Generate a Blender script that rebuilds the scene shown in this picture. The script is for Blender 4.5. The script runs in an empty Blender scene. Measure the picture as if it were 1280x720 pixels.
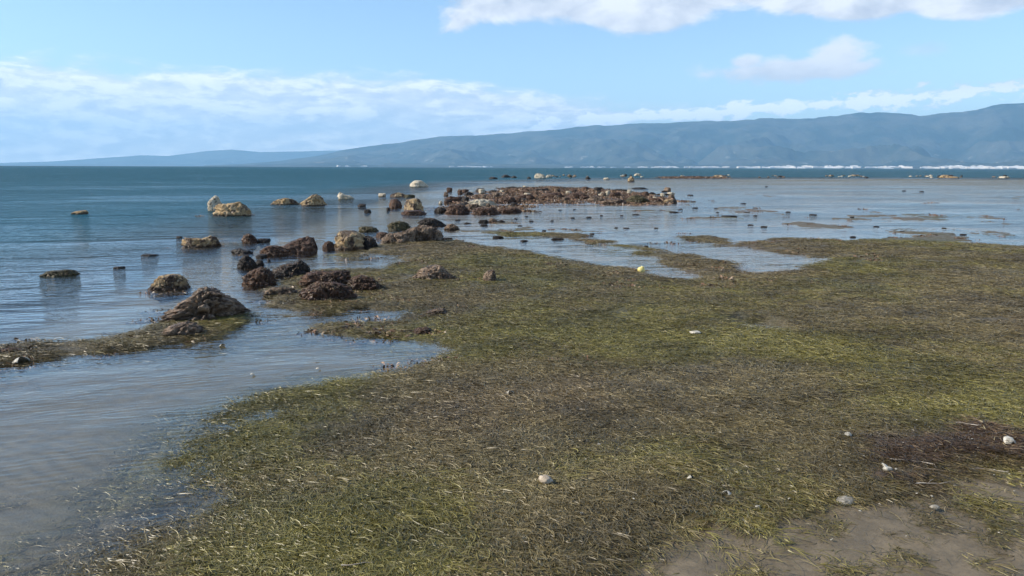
import bpy, math, random
import numpy as np
from mathutils import Vector, Matrix

random.seed(7)
RNG = np.random.default_rng(11)
R = math.radians
C = bpy.context.scene.collection
SC = bpy.context.scene

# ------------------------------------------------------------------ camera
CAM_H = 1.6
FPX, IW, IH = 960.0, 1280.0, 720.0
PITCH, ROLL = 8.93, 0.20
cam_d = bpy.data.cameras.new('camera')
cam = bpy.data.objects.new('camera', cam_d)
C.objects.link(cam)
cam_d.sensor_width = 36.0
cam_d.lens = 36.0 * FPX / IW
cam_d.clip_start = 0.05
cam_d.clip_end = 200000
CAM_M = Matrix.Rotation(R(90 - PITCH), 4, 'X') @ Matrix.Rotation(R(ROLL), 4, 'Z')
cam.matrix_world = Matrix.Translation((0, 0, CAM_H)) @ CAM_M
SC.camera = cam
M3 = np.array(CAM_M.to_3x3())

# ------------------------------------------------------------------ light
SUN_EL = 35.0
SUN_AZ = -98.0          # degrees clockwise from +Y (view direction): left, a little behind
sun_dir = Vector((math.sin(R(SUN_AZ)) * math.cos(R(SUN_EL)), math.cos(R(SUN_AZ)) * math.cos(R(SUN_EL)), math.sin(R(SUN_EL))))
sl = bpy.data.lights.new('sun', 'SUN')
sl.energy = 5.0
sl.angle = R(0.53)
sl.color = (1.0, 0.91, 0.78)
so = bpy.data.objects.new('sun', sl)
so.rotation_euler = sun_dir.to_track_quat('Z', 'Y').to_euler()
so.location = (0, 0, 50)
C.objects.link(so)
SC.view_settings.view_transform = 'Standard'
SC.view_settings.look = 'None'
SC.view_settings.exposure = 0.42
SC.view_settings.gamma = 1.0
SC.view_settings.use_curve_mapping = False


# ------------------------------------------------------------------ node expression helper
class NT:
    def __init__(s, tree):
        s.t = tree; s.n = tree.nodes; s.l = tree.links

    def node(s, kind, **kw):
        n = s.n.new(kind)
        for k, v in kw.items(): setattr(n, k, v)
        return n

    def put(s, sock, v):
        if isinstance(v, bpy.types.NodeSocket): s.l.new(v, sock)
        elif v is not None: sock.default_value = v

    def m(s, op, a, b=None, c=None, clamp=False):
        n = s.node('ShaderNodeMath', operation=op, use_clamp=clamp)
        for i, v in enumerate((a, b, c)):
            if v is not None: s.put(n.inputs[i], v)
        return n.outputs[0]

    def add(s, a, b): return s.m('ADD', a, b)
    def sub(s, a, b): return s.m('SUBTRACT', a, b)
    def mul(s, a, b): return s.m('MULTIPLY', a, b)

    def vm(s, op, a, b=None, scale=None):
        n = s.node('ShaderNodeVectorMath', operation=op)
        s.put(n.inputs[0], a)
        if b is not None: s.put(n.inputs[1], b)
        if scale is not None: s.put(n.inputs['Scale'], scale)
        return n.outputs['Value'] if op in ('DOT_PRODUCT', 'LENGTH') else n.outputs[0]

    def ramp(s, v, lo, hi, a=0.0, b=1.0, smooth=True):
        n = s.node('ShaderNodeMapRange')
        n.interpolation_type = 'SMOOTHSTEP' if smooth else 'LINEAR'
        s.put(n.inputs['Value'], v)
        s.put(n.inputs['From Min'], lo); s.put(n.inputs['From Max'], hi)
        s.put(n.inputs['To Min'], a); s.put(n.inputs['To Max'], b)
        return n.outputs[0]

    def noise(s, vec, scale, detail=4, rough=0.55, dist=0.0):
        n = s.node('ShaderNodeTexNoise')
        s.put(n.inputs['Vector'], vec); s.put(n.inputs['Scale'], scale)
        n.inputs['Detail'].default_value = detail
        n.inputs['Roughness'].default_value = rough
        n.inputs['Distortion'].default_value = dist
        return n.outputs[0]

    def voro(s, vec, scale, feature='F1', rnd=1.0):
        n = s.node('ShaderNodeTexVoronoi', feature=feature)
        s.put(n.inputs['Vector'], vec); s.put(n.inputs['Scale'], scale)
        n.inputs['Randomness'].default_value = rnd
        return n.outputs[0]

    def comb(s, x, y, z):
        n = s.node('ShaderNodeCombineXYZ')
        for i, v in enumerate((x, y, z)): s.put(n.inputs[i], v)
        return n.outputs[0]

    def sep(s, v):
        n = s.node('ShaderNodeSeparateXYZ'); s.put(n.inputs[0], v)
        return n.outputs

    def mix(s, f, a, b, blend='MIX'):
        n = s.node('ShaderNodeMix', data_type='RGBA', blend_type=blend)
        s.put(n.inputs[0], f)
        for i, v in ((6, a), (7, b)):
            if isinstance(v, (tuple, list)) and len(v) == 3: v = (*v, 1)
            s.put(n.inputs[i], v)
        return n.outputs[2]

    def attr(s, name, kind='GEOMETRY', out='Fac'):
        n = s.node('ShaderNodeAttribute', attribute_name=name, attribute_type=kind)
        return n.outputs[out]

    def bump(s, h, strength=1.0, dist=0.01, normal=None):
        n = s.node('ShaderNodeBump')
        s.put(n.inputs['Height'], h); s.put(n.inputs['Strength'], strength)
        s.put(n.inputs['Distance'], dist)
        if normal is not None: s.put(n.inputs['Normal'], normal)
        return n.outputs[0]


def material(name):
    m = bpy.data.materials.new(name)
    m.use_nodes = True
    m.node_tree.nodes.clear()
    t = NT(m.node_tree)
    out = t.node('ShaderNodeOutputMaterial')
    return m, t, out


def principled(t, out, color, rough=0.8, normal=None, spec=0.5):
    p = t.node('ShaderNodeBsdfPrincipled')
    if isinstance(color, tuple) and len(color) == 3: color = (*color, 1)
    t.put(p.inputs['Base Color'], color)
    t.put(p.inputs['Roughness'], rough)
    t.put(p.inputs['Specular IOR Level'], spec)
    if normal is not None: t.put(p.inputs['Normal'], normal)
    t.l.new(p.outputs[0], out.inputs['Surface'])
    return p


# ------------------------------------------------------------------ world: Nishita sky and procedural clouds by direction
world = bpy.data.worlds.new('World')
SC.world = world
world.use_nodes = True
world.node_tree.nodes.clear()
w = NT(world.node_tree)
wout = w.node('ShaderNodeOutputWorld')
bg = w.node('ShaderNodeBackground')
sky = w.node('ShaderNodeTexSky', sky_type='NISHITA')
sky.sun_disc = False
sky.sun_elevation = R(SUN_EL)
sky.sun_rotation = R(SUN_AZ)
sky.altitude = 0
sky.air_density = 1.0
sky.dust_density = 0.15
sky.ozone_density = 3.0
SKY_STR = 0.15
tc = w.node('ShaderNodeTexCoord').outputs['Generated']
dx, dy, dz = w.sep(tc)
az = w.mul(w.m('ARCTAN2', dx, dy), 180 / math.pi)
el = w.mul(w.m('ARCSINE', dz), 180 / math.pi)


def blob(a0, e0, ra, re, soft=1.0):      # 1 at the centre, 0 at the ellipse edge, negative outside
    x = w.mul(w.sub(az, a0), 1 / ra); y = w.mul(w.sub(el, e0), 1 / re)
    return w.sub(1.0, w.m('SQRT', w.add(w.mul(x, x), w.mul(y, y))))


def mx(*a):
    r = a[0]
    for b in a[1:]: r = w.m('MAXIMUM', r, b)
    return r


cp = w.comb(az, w.mul(el, 1.9), 0.0)                  # cloud space in degrees
n1 = w.noise(cp, 0.16, 7, 0.58, 0.3)
n1b = w.noise(w.vm('ADD', cp, (-1.3, 1.5, 0.0)), 0.16, 7, 0.58, 0.3)
n2 = w.noise(w.comb(w.mul(az, 0.62), w.mul(el, 2.2), 4.0), 0.42, 7, 0.60, 0.3)
n2b = w.noise(w.comb(w.mul(w.add(az, -0.6), 0.62), w.mul(w.add(el, 0.35), 2.2), 4.0), 0.42, 7, 0.60, 0.3)
nd = w.sub(n1, 0.5)
nd2 = w.sub(n2, 0.5)
nfine = w.noise(cp, 0.6, 5, 0.6)
# big broken cumulus sheet above right, carried on overhead
edgeA = w.sub(el, w.add(9.75, w.mul(w.m('SINE', w.mul(w.add(az, 3.0), 0.41)), 0.45)))
A = w.m('MINIMUM', w.mul(edgeA, 0.42), w.mul(w.add(az, 5.0), 0.16))
A = mx(A, blob(31.5, 10.9, 8.0, 1.7))
A = w.m('MINIMUM', A, w.mul(w.sub(22.0, el), 0.15))
dA = w.ramp(w.add(A, w.mul(nd, 1.3)), -0.06, 0.20)
# detached cumulus
B = mx(blob(22.3, 7.55, 2.3, 1.2), blob(19.6, 6.6, 6.8, 1.05), blob(16.4, 7.2, 1.6, 0.6))
nB = w.noise(cp, 0.42, 6, 0.6)
dB = w.ramp(w.add(B, w.mul(w.sub(nB, 0.5), 1.5)), 0.0, 0.55)
B2 = blob(27.3, 7.4, 2.4, 0.6)
dB2 = w.mul(w.ramp(w.add(B2, w.mul(w.sub(nB, 0.5), 1.6)), 0.1, 0.9), 0.35)
# low layered bank on the left, reaching the centre, and the thin white line along the ridge
topC = w.add(6.7, w.mul(w.m('MAXIMUM', w.add(az, 6.0), 0.0), -0.14))
Cb = w.m('MINIMUM', w.mul(w.sub(topC, el), 0.45), w.mul(w.sub(11.0, az), 0.12))
dC = w.mul(w.ramp(w.add(Cb, w.mul(nd2, 2.0)), -0.15, 0.55), 0.88)
Dl = w.sub(1.1, w.m('ABSOLUTE', w.mul(w.sub(el, w.add(3.0, w.mul(az, 0.060))), 1.5)))
dD = w.mul(w.ramp(w.add(w.m('MINIMUM', Dl, w.mul(w.sub(az, -2.0), 0.15)), w.add(w.mul(nd2, 1.2), w.mul(w.sub(nfine, 0.5), 3.6))), 0.30, 0.75), 0.95)
# scattered fair-weather clouds in the rest of the sky
E = w.mul(w.ramp(w.noise(w.comb(w.mul(dx, 3.0), w.mul(dy, 3.0), w.mul(dz, 7.0)), 1.1, 6, 0.58), 0.53, 0.72), w.ramp(el, 14.0, 26.0))
dens = mx(dA, dB, dB2, w.mul(dD, 1.0), w.mul(E, 0.7))
lit = w.m('ADD', w.mul(w.sub(n1, n1b), 3.4), 0.52, clamp=True)
litB = w.m('ADD', w.add(w.mul(w.sub(el, 7.1), 0.35), w.mul(w.sub(nB, 0.5), 1.4)), 0.85, clamp=False)
litE = w.m('ADD', w.mul(w.sub(n2, n2b), 3.2), 0.45, clamp=True)
isB = w.ramp(dB, 0.0, 0.3)
litAll = w.add(w.mul(lit, w.sub(1.0, isB)), w.mul(litB, isB))
litAll = w.m('MINIMUM', w.m('MAXIMUM', litAll, w.mul(dD, 0.95)), 1.35)
cl_col = w.mix(litAll, (0.50, 0.54, 0.63), (0.84, 0.85, 0.88))
cl_col = w.mix(w.ramp(el, 6.2, 4.2), cl_col, (1.5, 1.5, 1.5), 'MULTIPLY')
bank_col = w.mix(litE, (0.66, 0.71, 0.83), (1.02, 1.01, 1.04))
skyc = w.vm('SCALE', sky.outputs[0], scale=SKY_STR)
puff = w.mul(w.ramp(w.add(w.mul(nfine, 0.5), w.mul(n2, 0.7)), 0.57, 0.68), w.ramp(dC, 0.2, 0.6))
bank_col = w.mix(w.mul(puff, 0.4), bank_col, (1.45, 1.40, 1.36))
col = w.mix(dC, skyc, bank_col)
col = w.mix(dens, col, cl_col)
w.l.new(col, bg.inputs['Color'])
bg.inputs['Strength'].default_value = 1.0
w.l.new(bg.outputs[0], wout.inputs['Surface'])


# ------------------------------------------------------------------ numpy helpers
def _hash(ix, iy, iz, seed):
    h = (ix.astype(np.int64) * 374761393 + iy.astype(np.int64) * 668265263 + iz * 2147483647 + seed * 1274126177) & 0xffffffff
    h = ((h ^ (h >> 13)) * 1274126177) & 0xffffffff
    h = h ^ (h >> 16)
    return (h & 0xffffff) / float(0x1000000)


def vnoise(x, y, seed=0, z=None):
    x0 = np.floor(x); y0 = np.floor(y)
    fx = x - x0; fy = y - y0
    fx = fx * fx * fx * (fx * (fx * 6 - 15) + 10); fy = fy * fy * fy * (fy * (fy * 6 - 15) + 10)
    x0 = x0.astype(np.int64); y0 = y0.astype(np.int64)

    def sl(zi):
        a = _hash(x0, y0, zi, seed); b = _hash(x0 + 1, y0, zi, seed)
        c = _hash(x0, y0 + 1, zi, seed); d = _hash(x0 + 1, y0 + 1, zi, seed)
        return (a + (b - a) * fx) * (1 - fy) + (c + (d - c) * fx) * fy
    if z is None:
        return sl(0) * 2 - 1
    z0 = np.floor(z); fz = z - z0; fz = fz * fz * (3 - 2 * fz); z0 = z0.astype(np.int64)
    return (sl(z0) * (1 - fz) + sl(z0 + 1) * fz) * 2 - 1


def fbm(x, y, oct=4, seed=0, z=None, gain=0.5, lac=2.03):
    s = 0; a = 1; t = 0
    for i in range(oct):
        s = s + a * vnoise(x, y, seed + i * 17, z)
        t += a; a *= gain; x = x * lac + 3.7; y = y * lac + 1.3
        if z is not None: z = z * lac + 5.1
    return s / t


def sstep(v, a, b):
    t = np.clip((v - a) / (b - a), 0, 1)
    return t * t * (3 - 2 * t)


def at(u, v, z=0.0):
    """world point on the height z seen at picture position u, v (1280 x 720)"""
    u = np.asarray(u, float); v = np.asarray(v, float)
    d = np.stack([(u - IW / 2), -(v - IH / 2), np.full_like(u, -FPX)], -1) @ M3.T
    t = (z - CAM_H) / d[..., 2]
    return d[..., 0] * t, d[..., 1] * t


def az_el(u, v):
    d = np.stack([(np.asarray(u, float) - IW / 2), -(np.asarray(v, float) - IH / 2), np.full_like(np.asarray(u, float), -FPX)], -1) @ M3.T
    return np.arctan2(d[..., 0], d[..., 1]), d[..., 2] / np.hypot(d[..., 0], d[..., 1])


def sdf(x, y, poly, extra=()):
    """signed distance in metres, positive inside, of a polygon given by picture positions"""
    p = np.array(poly, float)
    px, py = at(p[:, 0], p[:, 1])
    for ex_, ey_ in extra: px = np.append(px, ex_); py = np.append(py, ey_)
    n = len(px)
    d2 = np.full(x.shape, 1e18); inside = np.zeros(x.shape, bool)
    for i in range(n):
        ax, ay, bx, by = px[i], py[i], px[(i + 1) % n], py[(i + 1) % n]
        ex, ey = bx - ax, by - ay
        wx, wy = x - ax, y - ay
        t = np.clip((wx * ex + wy * ey) / (ex * ex + ey * ey + 1e-12), 0, 1)
        d2 = np.minimum(d2, (wx - ex * t) ** 2 + (wy - ey * t) ** 2)
        c = ((ay > y) != (by > y)) & (x < (bx - ax) * (y - ay) / (by - ay + 1e-18) + ax)
        inside ^= c
    return np.where(inside, 1, -1) * np.sqrt(d2)


def mesh_np(name, verts, faces, attrs=None, smooth=True):
    """faces: (n,4) or (n,3) int array"""
    me = bpy.data.meshes.new(name)
    verts = np.asarray(verts, np.float32); faces = np.asarray(faces, np.int32)
    k = faces.shape[1]
    me.vertices.add(len(verts)); me.vertices.foreach_set('co', verts.ravel())
    me.loops.add(faces.size); me.loops.foreach_set('vertex_index', faces.ravel())
    me.polygons.add(len(faces))
    me.polygons.foreach_set('loop_start', np.arange(0, faces.size, k, dtype=np.int32))
    me.polygons.foreach_set('use_smooth', np.full(len(faces), smooth))
    for a, v in (attrs or {}).items():
        v = np.asarray(v, np.float32)
        if v.ndim == 1:
            at_ = me.attributes.new(a, 'FLOAT', 'POINT'); at_.data.foreach_set('value', v)
        else:
            at_ = me.attributes.new(a, 'FLOAT_VECTOR', 'POINT'); at_.data.foreach_set('vector', v.ravel())
    me.update(calc_edges=True)
    return me


def link(name, me, mat=None, parent=None, loc=None):
    o = bpy.data.objects.new(name, me)
    if mat is not None and not me.materials: me.materials.append(mat)
    C.objects.link(o)
    if parent is not None: o.parent = parent
    if loc is not None: o.location = loc
    return o


def tag(o, label, cat, group=None, kind=None):
    o['label'] = label; o['category'] = cat
    if group: o['group'] = group
    if kind: o['kind'] = kind
    return o


# ------------------------------------------------------------------ zones of the shore
MAIN = [(-60, 790), (40, 730), (110, 672), (165, 605), (205, 548), (262, 512), (330, 489), (400, 474), (470, 464), (530, 453),
        (556, 441), (540, 431), (480, 423), (420, 421), (375, 417), (372, 408), (420, 403), (500, 402), (522, 396), (522, 385),
        (440, 385), (385, 394), (350, 396), (330, 380), (335, 362), (360, 345), (400, 339), (480, 335), (512, 329), (512, 318),
        (470, 319), (450, 309), (500, 303), (560, 302), (590, 303), (640, 312), (700, 322), (760, 334), (800, 343), (850, 350),
        (880, 347), (925, 341), (1001, 338), (998, 331), (1045, 328), (1052, 322), (1000, 319), (930, 310), (905, 306), (960, 299),
        (1060, 301), (1120, 296), (1150, 291), (1190, 293), (1215, 303), (1300, 308), (1700, 330), (4000, 420), (4000, 760), (1700, 2600), (300, 2600)]
PATCH = [(795, 314), (850, 318), (900, 326), (930, 335), (930, 345), (880, 345), (860, 339), (840, 332), (812, 322)]
SPIT = [(-260, 470), (0, 436), (60, 430), (130, 424), (180, 410), (205, 388), (250, 395), (320, 390), (332, 399), (300, 411),
        (270, 424), (190, 436), (120, 441), (75, 448), (0, 456), (-260, 500)]
WISPS = [[(590, 288), (640, 287), (700, 291), (780, 305), (830, 312), (828, 315), (770, 309), (690, 297), (620, 296)],
         [(985, 277), (1020, 278), (1070, 284), (1050, 288), (1000, 283)], [(1085, 284), (1190, 287), (1180, 294), (1110, 292)],
         [(690, 286), (770, 285), (770, 289), (700, 290)], [(640, 284), (670, 283), (680, 286), (645, 287)],
         [(850, 296), (905, 297), (920, 302), (860, 302)], [(1210, 288), (1285, 292), (1285, 296), (1215, 292)],
         [(860, 271), (910, 271), (905, 273.5), (865, 273)], [(600, 276), (640, 277), (650, 280), (610, 281)],
         [(420, 318), (455, 317), (470, 322), (430, 324)]]
REEF = [(540, 264), (560, 251), (600, 241), (640, 235), (700, 234), (760, 237), (800, 242), (848, 249), (846, 256), (790, 256), (700, 255), (655, 257),
        (650, 266), (600, 268), (545, 268)]
FARBAR = [[(830, 222.0), (905, 222.2), (905, 223.0), (830, 222.9)]]
SAND = [(700, 800), (735, 705), (800, 655), (870, 640), (950, 668), (1010, 642), (1060, 632), (1120, 612), (1180, 606), (1290, 590),
        (1500, 575), (1900, 900), (700, 2400)]
REDW = [(1105, 568), (1160, 556), (1230, 558), (1300, 566), (1400, 575), (1400, 596), (1290, 598), (1200, 606), (1130, 604), (1095, 590)]
PUDDLE = [(915, 404), (950, 403), (985, 409), (975, 415), (945, 415)]
DEEP = [(-2500, 450), (-300, 428), (60, 405), (170, 368), (250, 340), (320, 306), (420, 276), (490, 252), (540, 236), (620, 228), (760, 224), (1000, 222.5), (1400, 223.5),
        (2600, 230)]
FLAT = [(600, 290), (640, 262), (860, 240), (1400, 240), (1500, 300), (1280, 306), (1150, 296), (960, 300), (860, 302), (700, 292)]
DEEP_FAR = [(4000, 2600), (-4000, 2600)]


def zones(x, y):
    r = np.hypot(x, y)
    amp = 0.09 + 0.017 * r
    nz = fbm(x * 1.6, y * 1.6, 4, 3) * amp + fbm(x * 7, y * 7, 3, 9) * 0.35 * amp
    near = r < 420
    z = {}
    big = {}
    for nm, polys in (('main', [MAIN, PATCH]), ('spit', [SPIT]), ('wisp', WISPS), ('reef', [REEF]), ('bar', FARBAR), ('sand', [SAND]), ('redw', [REDW]), ('puddle', [PUDDLE])):
        d = np.full(x.shape, -500.0)
        xs, ys = x[near], y[near]
        dd = np.full(xs.shape, -500.0)
        for p in polys: dd = np.maximum(dd, sdf(xs, ys, p))
        d[near] = dd
        big[nm] = d
    sp_ = np.hypot(x, y)
    dq = sdf(x, y, DEEP, DEEP_FAR)
    dq[sp_ > 1500] = 100
    mat = np.maximum(big['main'] + nz * 1.2, big['spit'] + nz)
    wis = big['wisp'] + nz * 1.6 + fbm(x * 3, y * 1.1, 3, 31) * 0.30
    flat = sstep(sdf(x, y, FLAT), -2, 6)
    streak = fbm(x * 0.34, y * 0.20, 4, 33) + 0.45 * fbm(x * 1.7, y * 1.1, 3, 34)
    wis = np.maximum(wis, np.where(flat > 0, (streak - (0.66 - 0.30 * flat + 0.10 * sstep(r, 30, 70))) * 1.0, -50))
    mat2 = np.maximum(mat, wis)
    reef = np.maximum(big['reef'] + nz * 1.0, big['bar'] + nz)
    sand = big['sand'] + fbm(x * 5, y * 5, 4, 77) * 0.16 + fbm(x * 18, y * 18, 2, 5) * 0.06 - 0.02
    redw = big['redw'] + fbm(x * 4, y * 6, 4, 78) * 0.34
    pud = big['puddle'] + fbm(x * 5, y * 5, 3, 79) * 0.10
    deep = sstep(dq, -1.0, 6.0 + 0.05 * r)
    # height
    sea = -(0.045 + 0.05 * np.clip(-mat2, 0, 1.6) + 0.03 * np.clip(fbm(x * 0.5, y * 0.35, 3, 41) + 0.2, -.5, 1))
    sea = sea - deep * 1.6 - sstep(r, 300, 3000) * 1.2
    up = sstep(mat2, -0.10, 0.16)
    land = 0.022 + 0.018 * fbm(x * 1.2, y * 1.2, 4, 55) + 0.05 * sstep(mat, 0.3, 4.0)
    h = sea * (1 - up) + land * up
    wet = sstep(wis, -0.1, 0.1) * (1 - sstep(mat, -0.1, 0.2))
    h = h - 0.018 * wet
    rh = sstep(reef, -0.3, 0.8) * (0.06 + 0.0008 * r)
    h = np.maximum(h, -0.15 * (1 - sstep(reef, -1.5, 0.3)) * 10 - 0.12 + rh + 0.10 * fbm(x * 1.1, y * 0.8, 3, 61) * sstep(reef, -0.3, 0.8))
    h = np.maximum(h, -4)
    h = h - sstep(pud, -0.2, 0.1) * 0.115
    # relief of weed mats and of the open sand
    matm = up * (1 - sstep(sand, -0.05, 0.1))
    h = h + matm * (0.007 * fbm(x * 9, y * 9, 4, 91) + 0.006 * fbm(x * 30, y * 30, 3, 92))
    # gentle rippled sand, lower left, running up under the shallow water
    rip = sstep(x, 1.0, -0.8) * sstep(y, 6.5, 4.0)
    ph = (x * 0.5 + y * 0.87) * 62 + fbm(x * 1.5, y * 1.5, 3, 93) * 5
    h = h + rip * 0.0045 * np.sin(ph) * (0.5 + 0.5 * fbm(x * 2, y * 2, 2, 94))
    sd = sstep(sand, -0.02, 0.08)
    h = h + sd * (-0.012 + 0.006 * fbm(x * 2.5, y * 2.5, 3, 95))
    h = h + sstep(redw, -0.1, 0.15) * (0.018 + 0.02 * np.abs(fbm(x * 16, y * 16, 3, 96)))
    # foreground slope: shore rises a little to the lower right corner
    h = h + 0.05 * sstep(x - 0.45 * y, -0.4, 1.6) * sstep(y, 5.5, 3.0)
    # lower left fades below the water
    h = h - 0.040 * sstep(x + 0.25 * fbm(x * 2, y * 2, 3, 97), -0.75, -1.9) * sstep(y, 6.2, 4.6)
    return dict(h=h, mat=mat, mat2=mat2, up=up, reef=sstep(reef, -0.3, 0.4), sand=sd, redw=sstep(redw, -0.22, 0.16), deep=deep, wisp=wis, pud=pud, r=r)


def polar(cols_dense, rmin, rows, half=40.0, coarse=5.0):
    a = list(np.linspace(-half, half, cols_dense))
    b = list(np.arange(half + coarse, 360 - half, coarse))
    ang = np.radians(np.array(a + b))
    return ang, rows


def disc(name, ang, rad, fn):
    nA, nR = len(ang), len(rad)
    A_, R_ = np.meshgrid(ang, rad)
    x = (np.sin(A_) * R_).ravel(); y = (np.cos(A_) * R_).ravel()
    z, attrs = fn(x, y)
    i = np.arange(nR - 1)[:, None]; j = np.arange(nA)[None, :]
    j2 = (j + 1) % nA
    f = np.stack([i * nA + j, (i + 1) * nA + j, (i + 1) * nA + j2, i * nA + j2], -1).reshape(-1, 4)[:, ::-1]
    cz = float(z[:nA].mean())
    v = np.concatenate([np.stack([x, y, z], -1), [[0, 0, cz]]])
    k = len(v) - 1
    jj = np.arange(nA)
    cap = np.stack([np.full(nA, k), jj, (jj + 1) % nA, (jj + 1) % nA], -1)[:, ::-1]
    at_ = {q: np.append(val, val[0]) for q, val in attrs.items()}
    me = mesh_np(name, v, f, at_)
    # centre fan as triangles
    return me, v


ROWS = np.concatenate([[0.8, 1.3, 1.8, 2.2], np.geomspace(2.5, 150, 720), np.geomspace(160, 27000, 50)])
ang, _ = polar(760, 0, None, 40.0, 5.0)


def ground_fn(x, y):
    z = zones(x, y)
    # picture of where the weed is green, brown, purple-grey: patches in world metres
    g = fbm(x * 0.55 + 3, y * 0.40 + 9, 4, 120) * 1.3 + 0.30 * fbm(x * 2.2, y * 2.2, 3, 121)
    for (u, v, s, a) in GREENS:
        cx, cy = at(u, v)
        sc = s * math.hypot(cx, cy) / FPX
        g = g + a * np.exp(-(((x - cx) / sc) ** 2 + ((y - cy) / (sc * 0.8)) ** 2))
    return z['h'], dict(green=g, up=z['up'], reef=z['reef'], sand=z['sand'], redw=z['redw'], deep=z['deep'], mat=z['mat2'])


# (u, v, radius px, amount): greener and browner patches
GREENS = [(300, 690, 190, 0.5), (470, 640, 120, 0.45), (700, 600, 120, 0.5), (860, 580, 130, 0.5), (1140, 530, 150, 0.7), (1000, 450, 120, 0.3),
          (620, 450, 90, 0.55), (400, 490, 90, 0.45), (760, 430, 160, 0.35), (480, 545, 110, -0.45), (640, 520, 130, -0.45), (820, 500, 150, -0.4),
          (1150, 400, 200, -0.3), (560, 370, 110, -0.75), (950, 340, 130, -0.3), (820, 640, 120, -0.3), (1050, 610, 80, -0.4), (140, 430, 60, 0.3), (640, 330, 80, 0.25),
          (200, 520, 60, 0.3), (1230, 480, 90, 0.25)]

GV, gverts = disc('ground', ang, ROWS, ground_fn)
ground = link('ground', GV)
ground['kind'] = 'structure'
ground['label'] = 'muddy shore and sea bed with weed mats and bare grey sand'

# --- ground material
gm, t, out = material('shore_ground')
P = t.node('ShaderNodeNewGeometry').outputs['Position']
aG, aU, aR, aS, aW, aD = (t.attr(k) for k in ('green', 'up', 'reef', 'sand', 'redw', 'deep'))
nA_ = t.noise(P, 9, 5, 0.65)
nB_ = t.noise(P, 55, 4, 0.7)
nC_ = t.noise(t.vm('MULTIPLY', P, (60, 170, 60)), 1.0, 3, 0.6, 1.2)
brown = t.mix(t.ramp(nC_, 0.35, 0.68), (0.046, 0.036, 0.018), (0.165, 0.135, 0.075))
brown = t.mix(t.ramp(nB_, 0.45, 0.7, 0, 0.6), brown, (0.20, 0.17, 0.12))
green = t.mix(t.ramp(nC_, 0.35, 0.68), (0.036, 0.034, 0.013), (0.135, 0.122, 0.048))
weed = t.mix(t.ramp(t.add(aG, t.mul(t.sub(nA_, 0.5), 0.9)), -0.05, 0.7), brown, green)
purple = t.mix(t.ramp(nB_, 0.35, 0.65), (0.060, 0.048, 0.037), (0.17, 0.14, 0.11))
weed = t.mix(t.ramp(aG, -0.35, -1.0), weed, purple)
sandc = t.mix(t.ramp(nA_, 0.3, 0.7), (0.115, 0.088, 0.050), (0.190, 0.150, 0.096))
sandc = t.mix(t.ramp(t.noise(P, 3.0, 5, 0.65), 0.48, 0.66, 0, 0.55), sandc, (0.085, 0.072, 0.048))
sandc = t.mix(t.ramp(nB_, 0.52, 0.62, 0, 0.35), sandc, (0.07, 0.06, 0.05))
bed = t.mix(t.ramp(nA_, 0.3, 0.7), (0.110, 0.090, 0.050), (0.185, 0.155, 0.095))
bed = t.mix(t.ramp(t.noise(P, 2.2, 5, 0.7), 0.50, 0.72, 0, 0.6), bed, (0.075, 0.072, 0.035))
red = t.mix(t.ramp(nC_, 0.35, 0.65), (0.035, 0.018, 0.010), (0.13, 0.080, 0.048))
reefc = t.mix(t.ramp(t.noise(P, 1.6, 5, 0.7), 0.35, 0.65), (0.05, 0.026, 0.015), (0.16, 0.09, 0.05))
nearm = t.ramp(t.add(t.attr('mat'), t.mul(t.sub(nA_, 0.5), 0.8)), -0.9, 0.0)
bed = t.mix(t.mul(nearm, 0.8), bed, weed)
c = t.mix(aU, bed, weed)
c = t.mix(aS, c, sandc)
c = t.mix(aW, c, red)
c = t.mix(aR, c, reefc)
c = t.mix(aD, c, (0.03, 0.05, 0.05))
hgt = t.add(t.mul(nC_, 0.6), t.mul(nB_, 0.6))
bmp = t.bump(hgt, t.ramp(aS, 0, 1, 1.0, 0.35), 0.012)
principled(t, out, c, t.ramp(nA_, 0.3, 0.7, 0.45, 0.8), bmp, 0.4)
GV.materials.append(gm)

# ------------------------------------------------------------------ water
WROWS = np.concatenate([[0.8, 1.6, 2.3], np.geomspace(2.5, 300, 300), np.geomspace(330, 27000, 60)])
wang, _ = polar(260, 0, None, 42.0, 5.0)


def water_fn(x, y):
    z = zones(x, y)
    dep = np.clip(-z['h'], 0, 5)
    turb = 1 - np.exp(-dep / 1.4)
    r = z['r']
    lee = np.exp(-np.abs(z['mat2']) / 2.2) 
    left = sstep(x + 0.10 * y, 1.0, -2.5)
    wave = 0.22 + 0.60 * z['deep'] + 0.25 * left * sstep(y, 9, 20)
    # the flat right-hand shallows ruffle up only beyond
    wave = wave + 0.25 * sstep(r, 60, 130) + 0.12 * fbm(x * 0.15, y * 0.12, 3, 201) * sstep(r, 8, 20)
    wave = wave * (1 - 0.5 * lee) * (1 - 0.75 * sstep(r, 10, 5))
    nearr = sstep(x, 0.5, -1.5) * sstep(y, 8.5, 6.0)
    return np.zeros_like(x), dict(far=sstep(np.log(r + 1), np.log(10), np.log(220)), turb=turb, wave=np.clip(wave, 0.03, 1.2), rip=nearr, deep=z['deep'])


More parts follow.
